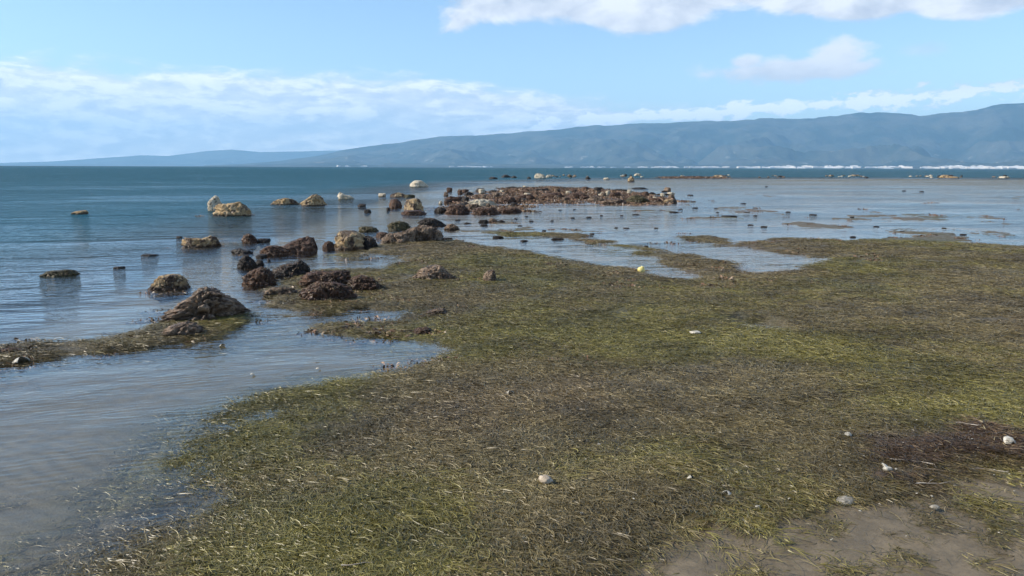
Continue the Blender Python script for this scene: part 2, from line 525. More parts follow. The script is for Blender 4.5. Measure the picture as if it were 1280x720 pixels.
WV, _v = disc('water', wang, WROWS, water_fn)
water = link('water', WV)
water['kind'] = 'structure'
water['label'] = 'sea water, rippled and dark on the left, calm and shallow on the right'
wm, t, out = material('sea_water')
P = t.node('ShaderNodeNewGeometry').outputs['Position']
turb, wave, rip, deep = (t.attr(k) for k in ('turb', 'wave', 'rip', 'deep'))
rot = t.node('ShaderNodeVectorRotate', rotation_type='Z_AXIS')
t.put(rot.inputs['Vector'], P); rot.inputs['Angle'].default_value = R(-14)
PR = rot.outputs[0]
w0 = t.noise(t.vm('MULTIPLY', PR, (0.07, 0.22, 1)), 1.0, 4, 0.6, 0.3)
w05 = t.noise(t.vm('MULTIPLY', PR, (0.22, 0.62, 1)), 1.0, 4, 0.6, 0.3)
gust = t.ramp(t.noise(t.vm('MULTIPLY', PR, (0.035, 0.13, 1)), 1.0, 4, 0.6, 0.4), 0.36, 0.62, 0.55, 1.35)
wave = t.mul(wave, gust)
w1 = t.noise(t.vm('MULTIPLY', PR, (0.55, 1.5, 1)), 1.0, 4, 0.6, 0.4)
w2 = t.noise(t.vm('MULTIPLY', PR, (2.4, 5.5, 1)), 1.0, 4, 0.6, 0.3)
w3 = t.noise(t.vm('MULTIPLY', PR, (8, 17, 1)), 1.0, 3, 0.6, 0.2)
wv = t.node('ShaderNodeTexWave', wave_type='BANDS', bands_direction='Y')
rot2 = t.node('ShaderNodeVectorRotate', rotation_type='Z_AXIS')
t.put(rot2.inputs['Vector'], P); rot2.inputs['Angle'].default_value = R(-22)
t.put(wv.inputs['Vector'], rot2.outputs[0]); wv.inputs['Scale'].default_value = 4.2
wv.inputs['Distortion'].default_value = 5.5; wv.inputs['Detail'].default_value = 2; wv.inputs['Detail Scale'].default_value = 1.4
ripf = t.mul(t.mul(wv.outputs['Fac'], rip), t.mul(t.ramp(t.noise(P, 1.3, 2), 0.40, 0.68), 0.013))
hh = t.add(t.mul(w0, t.mul(t.mul(wave, t.attr('far')), 24.0)), t.add(t.add(t.mul(w1, t.mul(wave, 3.4)), t.add(t.mul(w05, t.mul(wave, 6.0)), t.mul(w2, t.mul(wave, 1.5)))), t.add(t.mul(w3, t.mul(wave, 0.10)), ripf)))
nrm = t.bump(hh, 1.0, 0.10)
cosv = t.m('ABSOLUTE', t.vm('DOT_PRODUCT', t.node('ShaderNodeNewGeometry').outputs['Incoming'], nrm))
fres = t.add(0.02, t.mul(0.98, t.m('POWER', t.sub(1.0, cosv), 5.0)))     # Schlick, the same from both sides of the surface
gl = t.node('ShaderNodeBsdfGlossy'); far = t.attr('far'); choppy = t.mul(t.mul(far, t.ramp(wave, 0.10, 0.70, 0.55, 1.0)), t.ramp(t.add(t.mul(w05, 0.6), t.mul(w1, 0.4)), 0.40, 0.60, 1.15, 0.72)); t.put(gl.inputs['Roughness'], t.add(0.03, t.mul(choppy, 0.16))); t.put(gl.inputs['Normal'], nrm)
gl.inputs['Color'].default_value = (0.95, 0.95, 0.95, 1)
tr = t.node('ShaderNodeBsdfTransparent'); tr.inputs['Color'].default_value = (0.96, 0.955, 0.90, 1)
df = t.node('ShaderNodeBsdfDiffuse')
body = t.mix(deep, (0.066, 0.060, 0.040), (0.018, 0.094, 0.132))
foam = t.mul(t.ramp(t.noise(t.vm('MULTIPLY', PR, (0.30, 0.10, 1)), 1.0, 5, 0.72, 0.3), 0.735, 0.76), t.ramp(deep, 0.8, 1.0))
body = t.mix(foam, body, (0.75, 0.78, 0.8))
t.put(df.inputs['Color'], body)
mb = t.node('ShaderNodeMixShader'); t.put(mb.inputs[0], turb); t.l.new(tr.outputs[0], mb.inputs[1]); t.l.new(df.outputs[0], mb.inputs[2])
mm = t.node('ShaderNodeMixShader'); t.put(mm.inputs[0], t.mul(fres, t.ramp(choppy, 0.0, 1.0, 1.0, 0.34, False))); t.l.new(mb.outputs[0], mm.inputs[1]); t.l.new(gl.outputs[0], mm.inputs[2])
t.l.new(mm.outputs[0], out.inputs['Surface'])
WV.materials.append(wm)

# ------------------------------------------------------------------ mountains and far shore
mt_m, t, out = material('mountain_slopes')
P = t.node('ShaderNodeNewGeometry').outputs['Position']
px_, py_, pz_ = t.sep(P)
n = t.noise(P, 0.0016, 8, 0.62)
nn = t.noise(P, 0.006, 6, 0.65)
c = t.mix(t.ramp(n, 0.38, 0.62), (0.018, 0.030, 0.024), (0.072, 0.074, 0.058))
c = t.mix(t.mul(t.ramp(nn, 0.60, 0.70), t.ramp(pz_, 500, 40, 0.0, 0.8)), c, (0.34, 0.32, 0.27))
c = t.mix(t.mul(t.ramp(nn, 0.56, 0.66), t.ramp(pz_, 650, 1100, 0.0, 0.45)), c, (0.30, 0.28, 0.26))
principled(t, out, c, 0.9, t.bump(nn, 0.6, 60), 0.1)


def mountain(name, prof, d0, d1, u0, u1, nu, nv, seed, label, rough):
    us = np.linspace(u0, u1, nu)
    p = np.array(prof)
    vs = np.interp(us, p[:, 0], p[:, 1])
    a, e = az_el(us, vs)
    ridge = e * d1
    T = np.concatenate([np.linspace(0, 1, nv), np.linspace(1.06, 1.35, 8)])
    A_, T_ = np.meshgrid(a, T); RD, _ = np.meshgrid(ridge, T)
    D = d0 + (d1 - d0) * T_
    x = np.sin(A_) * D; y = np.cos(A_) * D
    rn = 1 - np.abs(fbm(x / rough, y / (rough * 1.6), 5, seed)) * 2.2
    rn2 = fbm(x / (rough * 0.35), y / (rough * 0.6), 4, seed + 5)
    prof_t = np.where(T_ <= 1, 0.10 * T_ + 0.90 * T_ ** 2.0, 1 - (T_ - 1) * 1.2)
    m = np.sin(np.clip(T_, 0, 1) * np.pi)
    h = RD * prof_t + m * RD * (0.36 * (rn - 0.55) + 0.15 * rn2)
    h = h + RD * 0.03 * fbm(x / (rough * 0.16), y / (rough * 0.3), 4, seed + 9) * sstep(T_, 0.5, 1)
    # never overtop the traced skyline from the near slopes
    lim = (RD / d1) * D * np.where(T_ < 1, 0.55 + 0.44 * T_, 1.02)
    h = np.minimum(h, np.maximum(lim, 4)); h = np.maximum(h, 2.0) - 6 * (T_ == 0)
    i = np.arange(len(T) - 1)[:, None]; j = np.arange(nu - 1)[None, :]
    f = np.stack([i * nu + j, i * nu + j + 1, (i + 1) * nu + j + 1, (i + 1) * nu + j], -1).reshape(-1, 4)
    o = link(name, mesh_np(name, np.stack([x.ravel(), y.ravel(), h.ravel()], -1), f), mt_m)
    o['kind'] = 'structure'; o['label'] = label
    return o


PROF = [(-700, 207), (250, 207), (300, 205), (350, 201), (400, 194), (430, 187.5), (450, 184), (500, 178), (550, 170), (597, 169), (640, 166), (700, 161), (746, 155.6),
        (757, 157), (800, 154), (876, 151.5), (935, 149), (995, 148), (1030, 147), (1055, 143), (1084, 141), (1120, 142), (1150, 144.5), (1203, 140), (1225, 136),
        (1245, 131), (1256, 128.5), (1280, 127.5), (1330, 122), (1400, 128), (1600, 140), (2000, 165), (2600, 195)]
PROF2 = [(-600, 207), (-100, 206), (60, 202), (120, 198), (175, 194), (210, 195), (255, 189), (290, 187), (325, 190), (390, 189), (480, 186), (560, 190), (700, 195), (900, 200)]
mountain('mountains', PROF, 9300, 15000, 255, 2400, 900, 120, 500, 'long blue hazy mountain range behind the far shore', 1500.0)
mountain('far_hills', PROF2, 20000, 24000, -700, 900, 500, 50, 620, 'faint pale blue hills on the far left horizon', 2600.0)

# coastal plain
def strip(name, u0, u1, dn, df, z0, z1):
    us = np.linspace(u0, u1, 400)
    a, _ = az_el(us, np.full_like(us, 209.0))
    v = []; k = 12
    for i in range(k):
        tt = i / (k - 1)
        jag = 140 * fbm(us / 30, us * 0, 4, 640) if i == 0 else 0
        D = dn + (df - dn) * tt + jag
        v.append(np.stack([np.sin(a) * D, np.cos(a) * D, np.full_like(us, z0 + (z1 - z0) * tt ** 1.5) - (3 if i == 0 else 0)], -1))
    i = np.arange(k - 1)[:, None]; j = np.arange(399)[None, :]
    f = np.stack([i * 400 + j, i * 400 + j + 1, (i + 1) * 400 + j + 1, (i + 1) * 400 + j], -1).reshape(-1, 4)
    o = link(name, mesh_np(name, np.concatenate(v), f), mt_m)
    o['kind'] = 'structure'; o['label'] = 'low coastal plain along the far shore'
strip('coastal_plain', 480, 2300, 8600, 10400, 2, 45)

# town on the far shore
wallm = []
for k, colr in enumerate([(0.80, 0.79, 0.77), (0.72, 0.69, 0.64), (0.80, 0.74, 0.66)]):
    m_, t, out = material('town_wall_%d' % k)
    principled(t, out, t.mix(t.noise(t.node('ShaderNodeNewGeometry').outputs['Position'], 0.05, 2), colr, tuple(c_ * 0.9 for c_ in colr)), 0.8)
    wallm.append(m_)


def box_np(boxes):
    v = []; f = []
    for (x0, y0, z0, x1, y1, z1) in boxes:
        b = len(v)
        v += [(x0, y0, z0), (x1, y0, z0), (x1, y1, z0), (x0, y1, z0), (x0, y0, z1), (x1, y0, z1), (x1, y1, z1), (x0, y1, z1)]
        f += [(b, b + 3, b + 2, b + 1), (b + 4, b + 5, b + 6, b + 7), (b, b + 1, b + 5, b + 4), (b + 1, b + 2, b + 6, b + 5), (b + 2, b + 3, b + 7, b + 6), (b + 3, b, b + 4, b + 7)]
    return v, f


bmeshes = []
for k in range(9):
    wd = random.uniform(22, 60); dp = random.uniform(14, 24); ht = random.choice([11, 13, 15, 19, 24])
    bx = [(-wd / 2, -dp / 2, -4, wd / 2, dp / 2, ht), (-wd * .2, -dp * .2, ht, wd * .1, dp * .2, ht + 2.6), (-wd / 2 - .6, -dp / 2 - 1.2, ht * .45, wd / 2 + .6, -dp / 2 - 0.01, ht * .5)]
    if k % 3 == 0: bx.append((wd / 2 + 0.01, -dp / 2 + 1, -4, wd / 2 + wd * .5, dp / 2 - 1, ht * 0.6))
    v, f = box_np(bx)
    me = mesh_np('building', v, f, smooth=False); me.materials.append(wallm[k % 3])
    bmeshes.append(me)
spots = []
def town(u0, u1, n_, dmin, dmax):
    for _ in range(n_):
        spots.append((random.uniform(u0, u1), random.uniform(dmin, dmax)))
town(560, 618, 22, 8700, 9000); town(420, 470, 5, 8700, 9000); town(700, 800, 18, 8700, 9000); town(795, 860, 24, 8700, 9300); town(860, 1000, 46, 8700, 9200)
town(960, 1290, 120, 8700, 9700); town(1180, 1300, 45, 8800, 9900)
for (u, D) in spots:
    a, _ = az_el(np.array(u), np.array(209.0)); a = float(a)
    tt = (D - 8600) / 1800
    z = 2 + 43 * tt ** 1.5
    me = random.choice(bmeshes)
    o = link('building', me, loc=(math.sin(a) * D, math.cos(a) * D, z))
    o.rotation_euler = (0, 0, -a + random.uniform(-.5, .5))
    s = random.uniform(0.8, 1.3) * (1.45 if u > 860 else 1.0); o.scale = (s, s, s * 0.6)
    tag(o, 'tiny white building of the distant town lining the far shore', 'building', 'white buildings along the far shore')

# ------------------------------------------------------------------ rocks
def ico(sub):
    t_ = (1 + 5 ** 0.5) / 2
    v = [(-1, t_, 0), (1, t_, 0), (-1, -t_, 0), (1, -t_, 0), (0, -1, t_), (0, 1, t_), (0, -1, -t_), (0, 1, -t_), (t_, 0, -1), (t_, 0, 1), (-t_, 0, -1), (-t_, 0, 1)]
    f = [(0, 11, 5), (0, 5, 1), (0, 1, 7), (0, 7, 10), (0, 10, 11), (1, 5, 9), (5, 11, 4), (11, 10, 2), (10, 7, 6), (7, 1, 8), (3, 9, 4), (3, 4, 2), (3, 2, 6), (3, 6, 8), (3, 8, 9), (4, 9, 5), (2, 4, 11), (6, 2, 10), (8, 6, 7), (9, 8, 1)]
    v = [np.array(a) / np.linalg.norm(a) for a in v]
    for _ in range(sub):
        c = {}; nf = []
        def mid(a, b):
            k = (a, b) if a < b else (b, a)
            if k not in c:
                m = v[a] + v[b]; v.append(m / np.linalg.norm(m)); c[k] = len(v) - 1
            return c[k]
        for a, b, d in f:
            ab, bd, da = mid(a, b), mid(b, d), mid(d, a)
            nf += [(a, ab, da), (b, bd, ab), (d, da, bd), (ab, bd, da)]
        f = nf
    return np.array(v), np.array(f, np.int32)


ICO = {k: ico(k) for k in (2, 3, 4, 5)}


def rock_material(name, dark, light, weedc, amount, weedtop=0.0, band=0.05):
    m_, t, out = material(name)
    oi = t.node('ShaderNodeObjectInfo')
    P = t.node('ShaderNodeNewGeometry').outputs['Position']
    pz = t.sep(P)[2]
    off = t.vm('ADD', P, t.comb(t.mul(oi.outputs['Random'], 40), 0, 0))
    sc = t.attr('grain')          # coarser grain on larger rocks
    q = t.vm('SCALE', off, scale=sc)
    a = t.noise(q, 2.2, 6, 0.66)
    b = t.noise(q, 9.0, 5, 0.7)
    v = t.voro(t.vm('ADD', q, t.vm('SCALE', t.comb(a, b, a), scale=0.25)), 5.5)
    c = t.mix(t.ramp(t.add(t.mul(a, 0.6), t.mul(b, 0.4)), 0.38, 0.62), dark, light)
    c = t.mix(t.ramp(v, 0.04, 0.22, 0.7, 0.0), c, tuple(k * 0.35 for k in dark))
    w_ = t.ramp(t.add(a, t.mul(b, 0.35)), 0.74 - 0.30 * amount, 0.84 - 0.30 * amount)
    w_ = t.m('MAXIMUM', w_, t.ramp(t.add(pz, t.mul(t.sub(b, 0.5), 0.10)), band + 0.03, band - 0.03))
    if weedtop: w_ = t.m('MAXIMUM', w_, weedtop)
    wc = t.mix(t.ramp(b, 0.35, 0.65), tuple(k * 0.45 for k in weedc), tuple(k * 1.6 for k in weedc))
    c = t.mix(w_, c, wc)
    principled(t, out, c, t.ramp(w_, 0, 1, 0.85, 0.5), t.bump(t.add(t.mul(b, 0.7), t.mul(v, 0.5)), 1.0, 0.05), 0.35)
    return m_


RM = {
    'tan': rock_material('tan_limestone', (0.24, 0.155, 0.07), (0.72, 0.56, 0.34), (0.060, 0.038, 0.024), 0.35),
    'pale': rock_material('pale_limestone', (0.36, 0.31, 0.22), (0.68, 0.60, 0.47), (0.07, 0.06, 0.03), 0.1, band=0.02),
    'brown': rock_material('brown_rock', (0.12, 0.078, 0.050), (0.54, 0.41, 0.29), (0.060, 0.038, 0.024), 0.38),
    'red': rock_material('weedy_red_rock', (0.10, 0.052, 0.030), (0.42, 0.26, 0.155), (0.066, 0.034, 0.020), 0.7),
    'dark': rock_material('dark_weed_rock', (0.030, 0.022, 0.020), (0.105, 0.080, 0.062), (0.024, 0.018, 0.014), 0.8),
    'green': rock_material('olive_weed_rock', (0.060, 0.050, 0.025), (0.20, 0.165, 0.085), (0.050, 0.042, 0.016), 0.6),
}
sw_m, t, out = material('seaweed_fronds')
P = t.node('ShaderNodeNewGeometry').outputs['Position']
sh = t.attr('shade')
fam = t.attr('hue')
c1 = t.mix(sh, (0.038, 0.020, 0.012), (0.28, 0.16, 0.094))
c2 = t.mix(sh, (0.036, 0.03, 0.012), (0.26, 0.21, 0.10))
principled(t, out, t.mix(fam, c1, c2), 0.45, None, 0.45)


def rock_shape(sub, seed, angular=0.75, rough=0.16, lumps=0.0):
    rg = np.random.default_rng(seed)
    v, f = ICO[sub]
    npl = rg.integers(10, 15)
    n = rg.normal(size=(npl, 3)); n /= np.linalg.norm(n, axis=1)[:, None]
    hh_ = rg.uniform(0.62, 0.95, npl)
    n[0] = (0.1, -.1, 1); n[0] /= np.linalg.norm(n[0]); hh_[0] = 0.74
    dt = v @ n.T
    rr = np.where(dt > 0.05, hh_ / np.maximum(dt, 0.05), 9)
    k = 26.0
    rad = -np.log(np.exp(-k * rr).sum(1) + np.exp(-k * 1.15)) / k
    rad = rad * angular + 0.9 * (1 - angular)
    p = v * rad[:, None]
    s = seed % 97
    q = p * 1.7 + s * 3.1
    d = fbm(q[:, 0], q[:, 1], 5, s, q[:, 2], 0.55)
    q2 = p * 4.2 + s
    rid = 1 - np.abs(fbm(q2[:, 0], q2[:, 1], 4, s + 3, q2[:, 2], 0.6)) * 2
    q4 = p * 2.6 + s * 1.7
    crag = np.abs(fbm(q4[:, 0], q4[:, 1], 3, s + 21, q4[:, 2], 0.6))
    p = p + v * (-rough * 1.1 * np.exp(-crag * 14))[:, None]
    q3 = p * 11 + s
    fine = fbm(q3[:, 0], q3[:, 1], 3, s + 4, q3[:, 2], 0.6)
    p = p + v * (rough * 1.5 * d + rough * 1.0 * (rid - 0.5) + rough * 0.95 * fine)[:, None]
    if lumps:
        q = p * 3.0 + s
        p = p + v * (lumps * np.abs(fbm(q[:, 0], q[:, 1], 3, s + 8, q[:, 2])))[:, None]
    return p, f


ROCKS = []


def make_rock(u, v, wpx, hpx, kind, label, prof=None, depth=0.7, sub=4, rough=0.16, angular=0.75, lumps=0.0, group=None, weed=0, hue=0.2, seed=None, yaw=None, name='rock', base=None):
    seed = seed if seed is not None else int(u * 13 + v * 7) & 0xffff
    bx_, by_ = (float(a) for a in at(u, v))
    dist = math.hypot(bx_, by_)
    wm_ = wpx * dist / FPX
    dm = wm_ * depth
    k = (dist + dm * 0.40) / dist
    cx, cy = bx_ * k, by_ * k
    # height so that the crest is seen hpx above the base line
    a, e = az_el(np.array(float(u)), np.array(float(v - hpx)))
    ztop = CAM_H + float(e) * math.hypot(cx, cy)
    ztop = max(ztop, 0.03)
    gz = 0.0 if base is None else base
    p, f = rock_shape(sub, seed, angular, rough, lumps)
    for i in range(2):
        lo, hi = p[:, i].min(), p[:, i].max()
        p[:, i] = (p[:, i] - (lo + hi) / 2) / (hi - lo) * 2
    p[:, 2] /= p[:, 2].max()
    zz = p[:, 2].copy()
    low = zz < 0
    zz = np.where(low, zz, 1 - (1 - np.clip(zz, 0, 1)) ** 1.9)
    if prof is not None:
        pr = np.array(prof, float)
        pf = np.interp(p[:, 0], pr[:, 0], pr[:, 1])
        zz = np.where(low, zz, zz * pf)
    # undercut-free base: keep the flanks wide at ground level
    sink = min(0.35 * ztop + 0.05, 0.3)
    z = np.where(low, p[:, 2] * sink * 1.5, zz * ztop)
    x = p[:, 0] * wm_ / 2; y = p[:, 1] * dm / 2
    az_ = math.atan2(cx, cy)
    ca, sa = math.cos(-az_), math.sin(-az_)
    X = x * ca - y * sa; Y = x * sa + y * ca
    V = np.stack([X, Y, z], -1)
    grain = 0.9 / max(wm_, ztop) * 1.6
    me = mesh_np(name, V, f, dict(grain=np.full(len(V), min(grain, 6.0))))
    o = link(name, me, RM[kind], loc=(cx, cy, gz))
    tag(o, label, 'rock', group)
    if weed:
        rg = np.random.default_rng(seed + 5)
        okm = np.where((z > 0.15 * ztop) & (V[:, 2] > 0.01))[0]
        msk = fbm(V[:, 0] * 6 / wm_ + seed, V[:, 1] * 6 / wm_, 3, 7)
        okm = okm[msk[okm] > (0.35 - weed)]
        if len(okm) > 10:
            n_ = int(min(1100, 220 * max(1, wpx / 20)))
            idx = rg.choice(okm, n_)
            base_ = V[idx]
            nr = base_ / (np.array([wm_ / 2, dm / 2, ztop]) ** 2); nr /= np.linalg.norm(nr, axis=1)[:, None]
            L = 0.028 * wm_ * rg.uniform(0.5, 1.5, n_) + 0.01
            L = np.minimum(L, 0.06)
            tv = rg.normal(size=(n_, 3)); tv /= np.linalg.norm(tv, axis=1)[:, None]
            dirv = nr * 0.7 + tv * 0.8 + np.array([0, 0, -0.25]); dirv /= np.linalg.norm(dirv, axis=1)[:, None]
            side = np.cross(dirv, nr + 0.3 * tv); side /= (np.linalg.norm(side, axis=1)[:, None] + 1e-6)
            W_ = L * rg.uniform(0.10, 0.20, n_)
            b0 = base_ - nr * 0.003
            p1 = b0 + dirv * (L * 0.55)[:, None]
            p2 = b0 + (dirv * 0.8 + np.array([0, 0, -0.35])) * L[:, None]
            vv = np.stack([b0 - side * (W_ * .4)[:, None], b0 + side * (W_ * .4)[:, None], p1 + side * W_[:, None], p1 - side * W_[:, None], p2 + side * (W_ * .4)[:, None], p2 - side * (W_ * .4)[:, None]], 1).reshape(-1, 3)
            k0 = np.arange(n_)[:, None] * 6
            ff = np.concatenate([k0 + np.array([[0, 1, 2, 3]]), k0 + np.array([[3, 2, 4, 5]])])
            shd = np.repeat(rg.uniform(0, 1, n_) ** 1.6, 6)
            hu = np.clip(hue + 0.3 * rg.normal(size=n_), 0, 1).repeat(6)
            wo = link('seaweed', mesh_np('seaweed', vv, ff, dict(shade=shd, hue=hu)), sw_m, parent=o)
    ROCKS.append((cx, cy, wm_))
    return o


PK = [(-1, .25), (-.5, .6), (-.1, 1), (.25, 1), (.6, .75), (1, .35)]
make_rock(257, 403, 110, 46, 'brown', 'largest jagged brown rock, peaked with a dark right side, on the weed spit',
          [(-1, .18), (-.62, .45), (-.28, .72), (-.1, .97), (.05, 1), (.3, .84), (.62, .58), (.85, .34), (1, .2)], 0.75, 5, 0.36, 0.8, lumps=.12, seed=411)
make_rock(226, 424, 58, 22, 'brown', 'low lumpy brown rock leaning against the front left of the largest jagged rock', [(-1, .25), (-.3, .7), (.3, 1), (.8, .8), (1, .4)], 0.7, 4, 0.24, seed=52)
make_rock(212, 362.5, 52, 20, 'tan', 'rounded yellow-brown rock standing alone in the water just behind the largest rock', [(-1, .4), (-.4, .9), (0, 1), (.5, .95), (1, .5)], 0.7, 5, 0.13, 0.6, seed=33)
make_rock(290, 270.5, 46, 19, 'tan', 'yellow rock with a dark right end standing far out in the sea on the left', [(-1, .8), (-.4, .85), (.1, .9), (.4, 1), (.7, .75), (1, .3)], 0.6, 4, 0.18, seed=64)
make_rock(270, 264, 19, 20, 'pale', 'pale grey knob of rock against the left end of the yellow rock at sea', [(-1, .6), (0, 1), (.5, .9), (1, .5)], 0.8, 4, 0.15, seed=71)
make_rock(251, 309.5, 46, 15, 'tan', 'cream rock with a pale left horn and dark weed across its top', [(-1, .6), (-.85, 1.1), (-.5, .85), (.1, .75), (.5, 1), (.8, .95), (1, .3)], 0.6, 4, 0.22, seed=85, weed=0.05)
make_rock(253, 297, 5, 9, 'pale', 'small whitish point of rock on the cream rock with dark weed', None, 0.8, 3, 0.1, seed=86) if False else None
make_rock(391, 257.5, 32, 15, 'tan', 'yellow peaked rock at sea beside the low pinkish rock', [(-1, .2), (-.5, .55), (0, .95), (.3, 1), (.8, .85), (1, .6)], 0.7, 4, 0.17, seed=94)
make_rock(357, 256, 36, 9, 'tan', 'low pinkish cream rock at sea just left of the yellow peaked rock', [(-1, .3), (-.6, .7), (0, 1), (.4, .9), (1, .3)], 0.6, 4, 0.2, seed=101)
make_rock(432, 249, 20, 9, 'pale', 'small cream rock with a pale left top, alone at sea left of centre', [(-1, .8), (-.6, 1), (0, .6), (.6, .5), (1, .2)], 0.7, 3, 0.18, seed=115)
make_rock(101, 268, 19, 6, 'tan', 'small brownish rock alone in the open sea at far left', [(-1, .5), (0, .8), (.6, 1), (1, .7)], 0.7, 3, 0.2, seed=121)
make_rock(75, 345.5, 40, 9, 'green', 'low flat weedy rock in open water near the left edge', [(-1, .3), (-.6, .8), (0, .8), (.7, 1), (1, .6)], 0.6, 4, 0.16, 0.5, seed=134, weed=0.2, hue=.7)
make_rock(187, 320.5, 20, 2.5, 'dark', 'thin dark sliver of rock between the cream rock and the rounded yellow rock', None, 1.0, 3, 0.15, seed=141)
make_rock(149, 336, 13, 2.5, 'dark', 'tiny dark tip of rock just above the water, left of the rounded yellow rock', None, 1.0, 3, 0.15, seed=142)
make_rock(224, 298, 7, 3, 'dark', 'tiny dark rock off the left end of the cream rock', None, 1.0, 2, 0.15, seed=143)
make_rock(313, 303.5, 20, 12, 'red', 'small reddish weed-covered rock behind the long reddish rock', [(-1, .9), (-.3, 1), (.4, .8), (1, .4)], 0.7, 3, 0.25, seed=150, weed=.3)
make_rock(329, 303, 18, 5, 'dark', 'low dark tail of weed and rock right of the small reddish rock', None, 1.0, 3, 0.2, seed=151)
make_rock(372, 317, 50, 21, 'red', 'long reddish-brown rock with a humped tan and dark right end', [(-1, .3), (-.4, .6), (.1, .9), (.5, 1), (.8, 1), (1, .3)], 0.55, 4, 0.2, seed=160, weed=.12)
make_rock(342, 320, 38, 14, 'red', 'low reddish left end of the long rock, draped in weed', [(-1, .4), (-.3, .9), (.3, .9), (1, .6)], 0.7, 4, 0.24, seed=161, weed=.3)
make_rock(303, 318, 27, 8, 'dark', 'flat dark rock with a pale patch, left edge of the rock cluster', [(-1, .7), (-.2, 1), (.4, .5), (1, .9)], 0.7, 3, 0.2, seed=170)
make_rock(309, 335, 25, 17, 'dark', 'dark triangular rock below the flat one, left edge of the rock cluster', [(-1, .3), (-.3, .9), (.1, 1), (.7, .6), (1, .2)], 0.7, 4, 0.22, seed=171)
make_rock(327, 323, 14, 5, 'dark', 'small dark rounded stone right of the flat dark rock', None, 0.8, 3, 0.16, seed=172)
make_rock(325, 332, 12, 7, 'dark', 'small dark stone touching the right of the triangular rock', None, 0.8, 3, 0.16, seed=173)
make_rock(336, 327, 4, 3, 'dark', 'tiny blackish pebble beside the small dark stones', None, 0.8, 2, 0.16, seed=174)
make_rock(325, 357.5, 46, 24, 'red', 'lumpy weed-covered rock at the left of the long broken ridge', [(-1, .5), (-.5, .8), (.1, 1), (.6, .95), (1, .8)], 0.75, 4, 0.26, 0.6, lumps=.2, seed=180, weed=.25, hue=.3)
make_rock(366, 347, 56, 22, 'dark', 'dark weedy ridge behind the big brown weed mass', [(-1, .6), (-.4, .7), (.1, .8), (.35, 1), (.7, .7), (1, .2)], 0.5, 4, 0.22, 0.6, lumps=.2, seed=181, weed=.25, hue=.2)
make_rock(350, 372, 46, 15, 'brown', 'low crumbly brown rock at the left foot of the big brown weed mass', [(-1, .4), (-.3, .9), (.4, .8), (1, .8)], 0.6, 4, 0.26, 0.5, lumps=.2, seed=182, weed=.2, hue=.6)
make_rock(412, 361, 78, 24, 'red', 'rear half of the big brown weed-covered rock mass, purplish on top', [(-1, .7), (-.5, .95), (0, .9), (.6, 1), (1, .6)], 0.7, 5, 0.20, 0.5, lumps=.25, seed=190, weed=.3, hue=.15)
make_rock(411, 380, 74, 28, 'red', 'front half of the big brown weed-covered rock mass', [(-1, .6), (-.4, 1), (.2, .95), (.7, .8), (1, .5)], 0.6, 5, 0.24, 0.5, lumps=.3, seed=191, weed=.35, hue=.4)
make_rock(459, 367, 52, 24, 'red', 'right end of the big brown weed-covered rock mass, sloping to the wet weed', [(-1, .8), (-.3, 1), (.3, .8), (.8, .3), (1, .15)], 0.7, 5, 0.24, 0.5, lumps=.3, seed=192, weed=.3, hue=.4)
make_rock(411, 313, 16, 12, 'red', 'small dark red rock left of the tan-topped block', [(-1, .7), (0, 1), (1, .8)], 0.8, 3, 0.18, seed=200)
make_rock(442, 311.5, 54, 24, 'tan', 'tan-topped block of rock with a black weedy front and right side', [(-1, .9), (-.5, 1), (.1, .95), (.6, .7), (1, .4)], 0.6, 4, 0.16, seed=205)
make_rock(461, 311, 24, 17, 'dark', 'black weedy rock against the right of the tan-topped block', [(-1, .9), (0, 1), (1, .6)], 0.8, 4, 0.2, seed=206, weed=.2)
make_rock(461, 289.5, 25, 8, 'green', 'small dark green weedy rock behind the tan-topped block', [(-1, .9), (0, .8), (1, .7)], 0.7, 3, 0.2, seed=207, weed=.3, hue=.8)
make_rock(532, 304, 52, 23, 'brown', 'long flat-topped brown rock with a squared dark right end', [(-1, .7), (-.5, .9), (-.1, 1), (.8, .95), (1, .8)], 0.55, 5, 0.13, 0.8, seed=210, weed=.02)
make_rock(505, 305, 34, 20, 'brown', 'brown middle block butting the left of the long flat-topped rock', [(-1, .6), (0, .8), (1, 1)], 0.7, 4, 0.2, seed=211, weed=.1)
make_rock(488, 305, 26, 14, 'brown', 'rounded brown rock at the left foot of the flat-topped rock', [(-1, .6), (0, 1), (1, .7)], 0.7, 4, 0.18, seed=212, weed=.1)
make_rock(478, 297, 18, 7, 'red', 'low purplish rock between the black weedy rock and the rounded brown one', None, 0.8, 3, 0.2, seed=213)
make_rock(499, 287.5, 31, 11, 'green', 'olive weed-topped rock behind the brown blocks', [(-1, .8), (0, 1), (.6, .9), (1, .5)], 0.6, 4, 0.16, 0.5, seed=214, weed=.4, hue=.9)
make_rock(540, 283, 38, 11, 'dark', 'dark mossy hump right behind the flat-topped rock', [(-1, .5), (-.4, 1), (.2, .9), (1, .3)], 0.6, 4, 0.2, 0.5, seed=215, weed=.3, hue=.4)
make_rock(565, 287.5, 22, 8, 'brown', 'low pinkish-grey rock right of the dark mossy hump', [(-1, .7), (0, 1), (1, .4)], 0.8, 4, 0.2, seed=216)
make_rock(559, 301, 14, 4, 'dark', 'thin dark rock foot at the right end of the flat-topped rock', None, 0.8, 3, 0.2, seed=217)
make_rock(518, 266, 26, 20, 'tan', 'squarish pinkish-tan rock with a black right face, left of the reef', [(-1, .8), (-.4, .85), (.4, 1), (.8, 1), (1, .6)], 0.8, 4, 0.13, 0.9, seed=220)
make_rock(517, 269, 34, 6, 'red', 'low dark red ledge at the foot of the squarish tan rock', None, 0.8, 3, 0.2, seed=221)
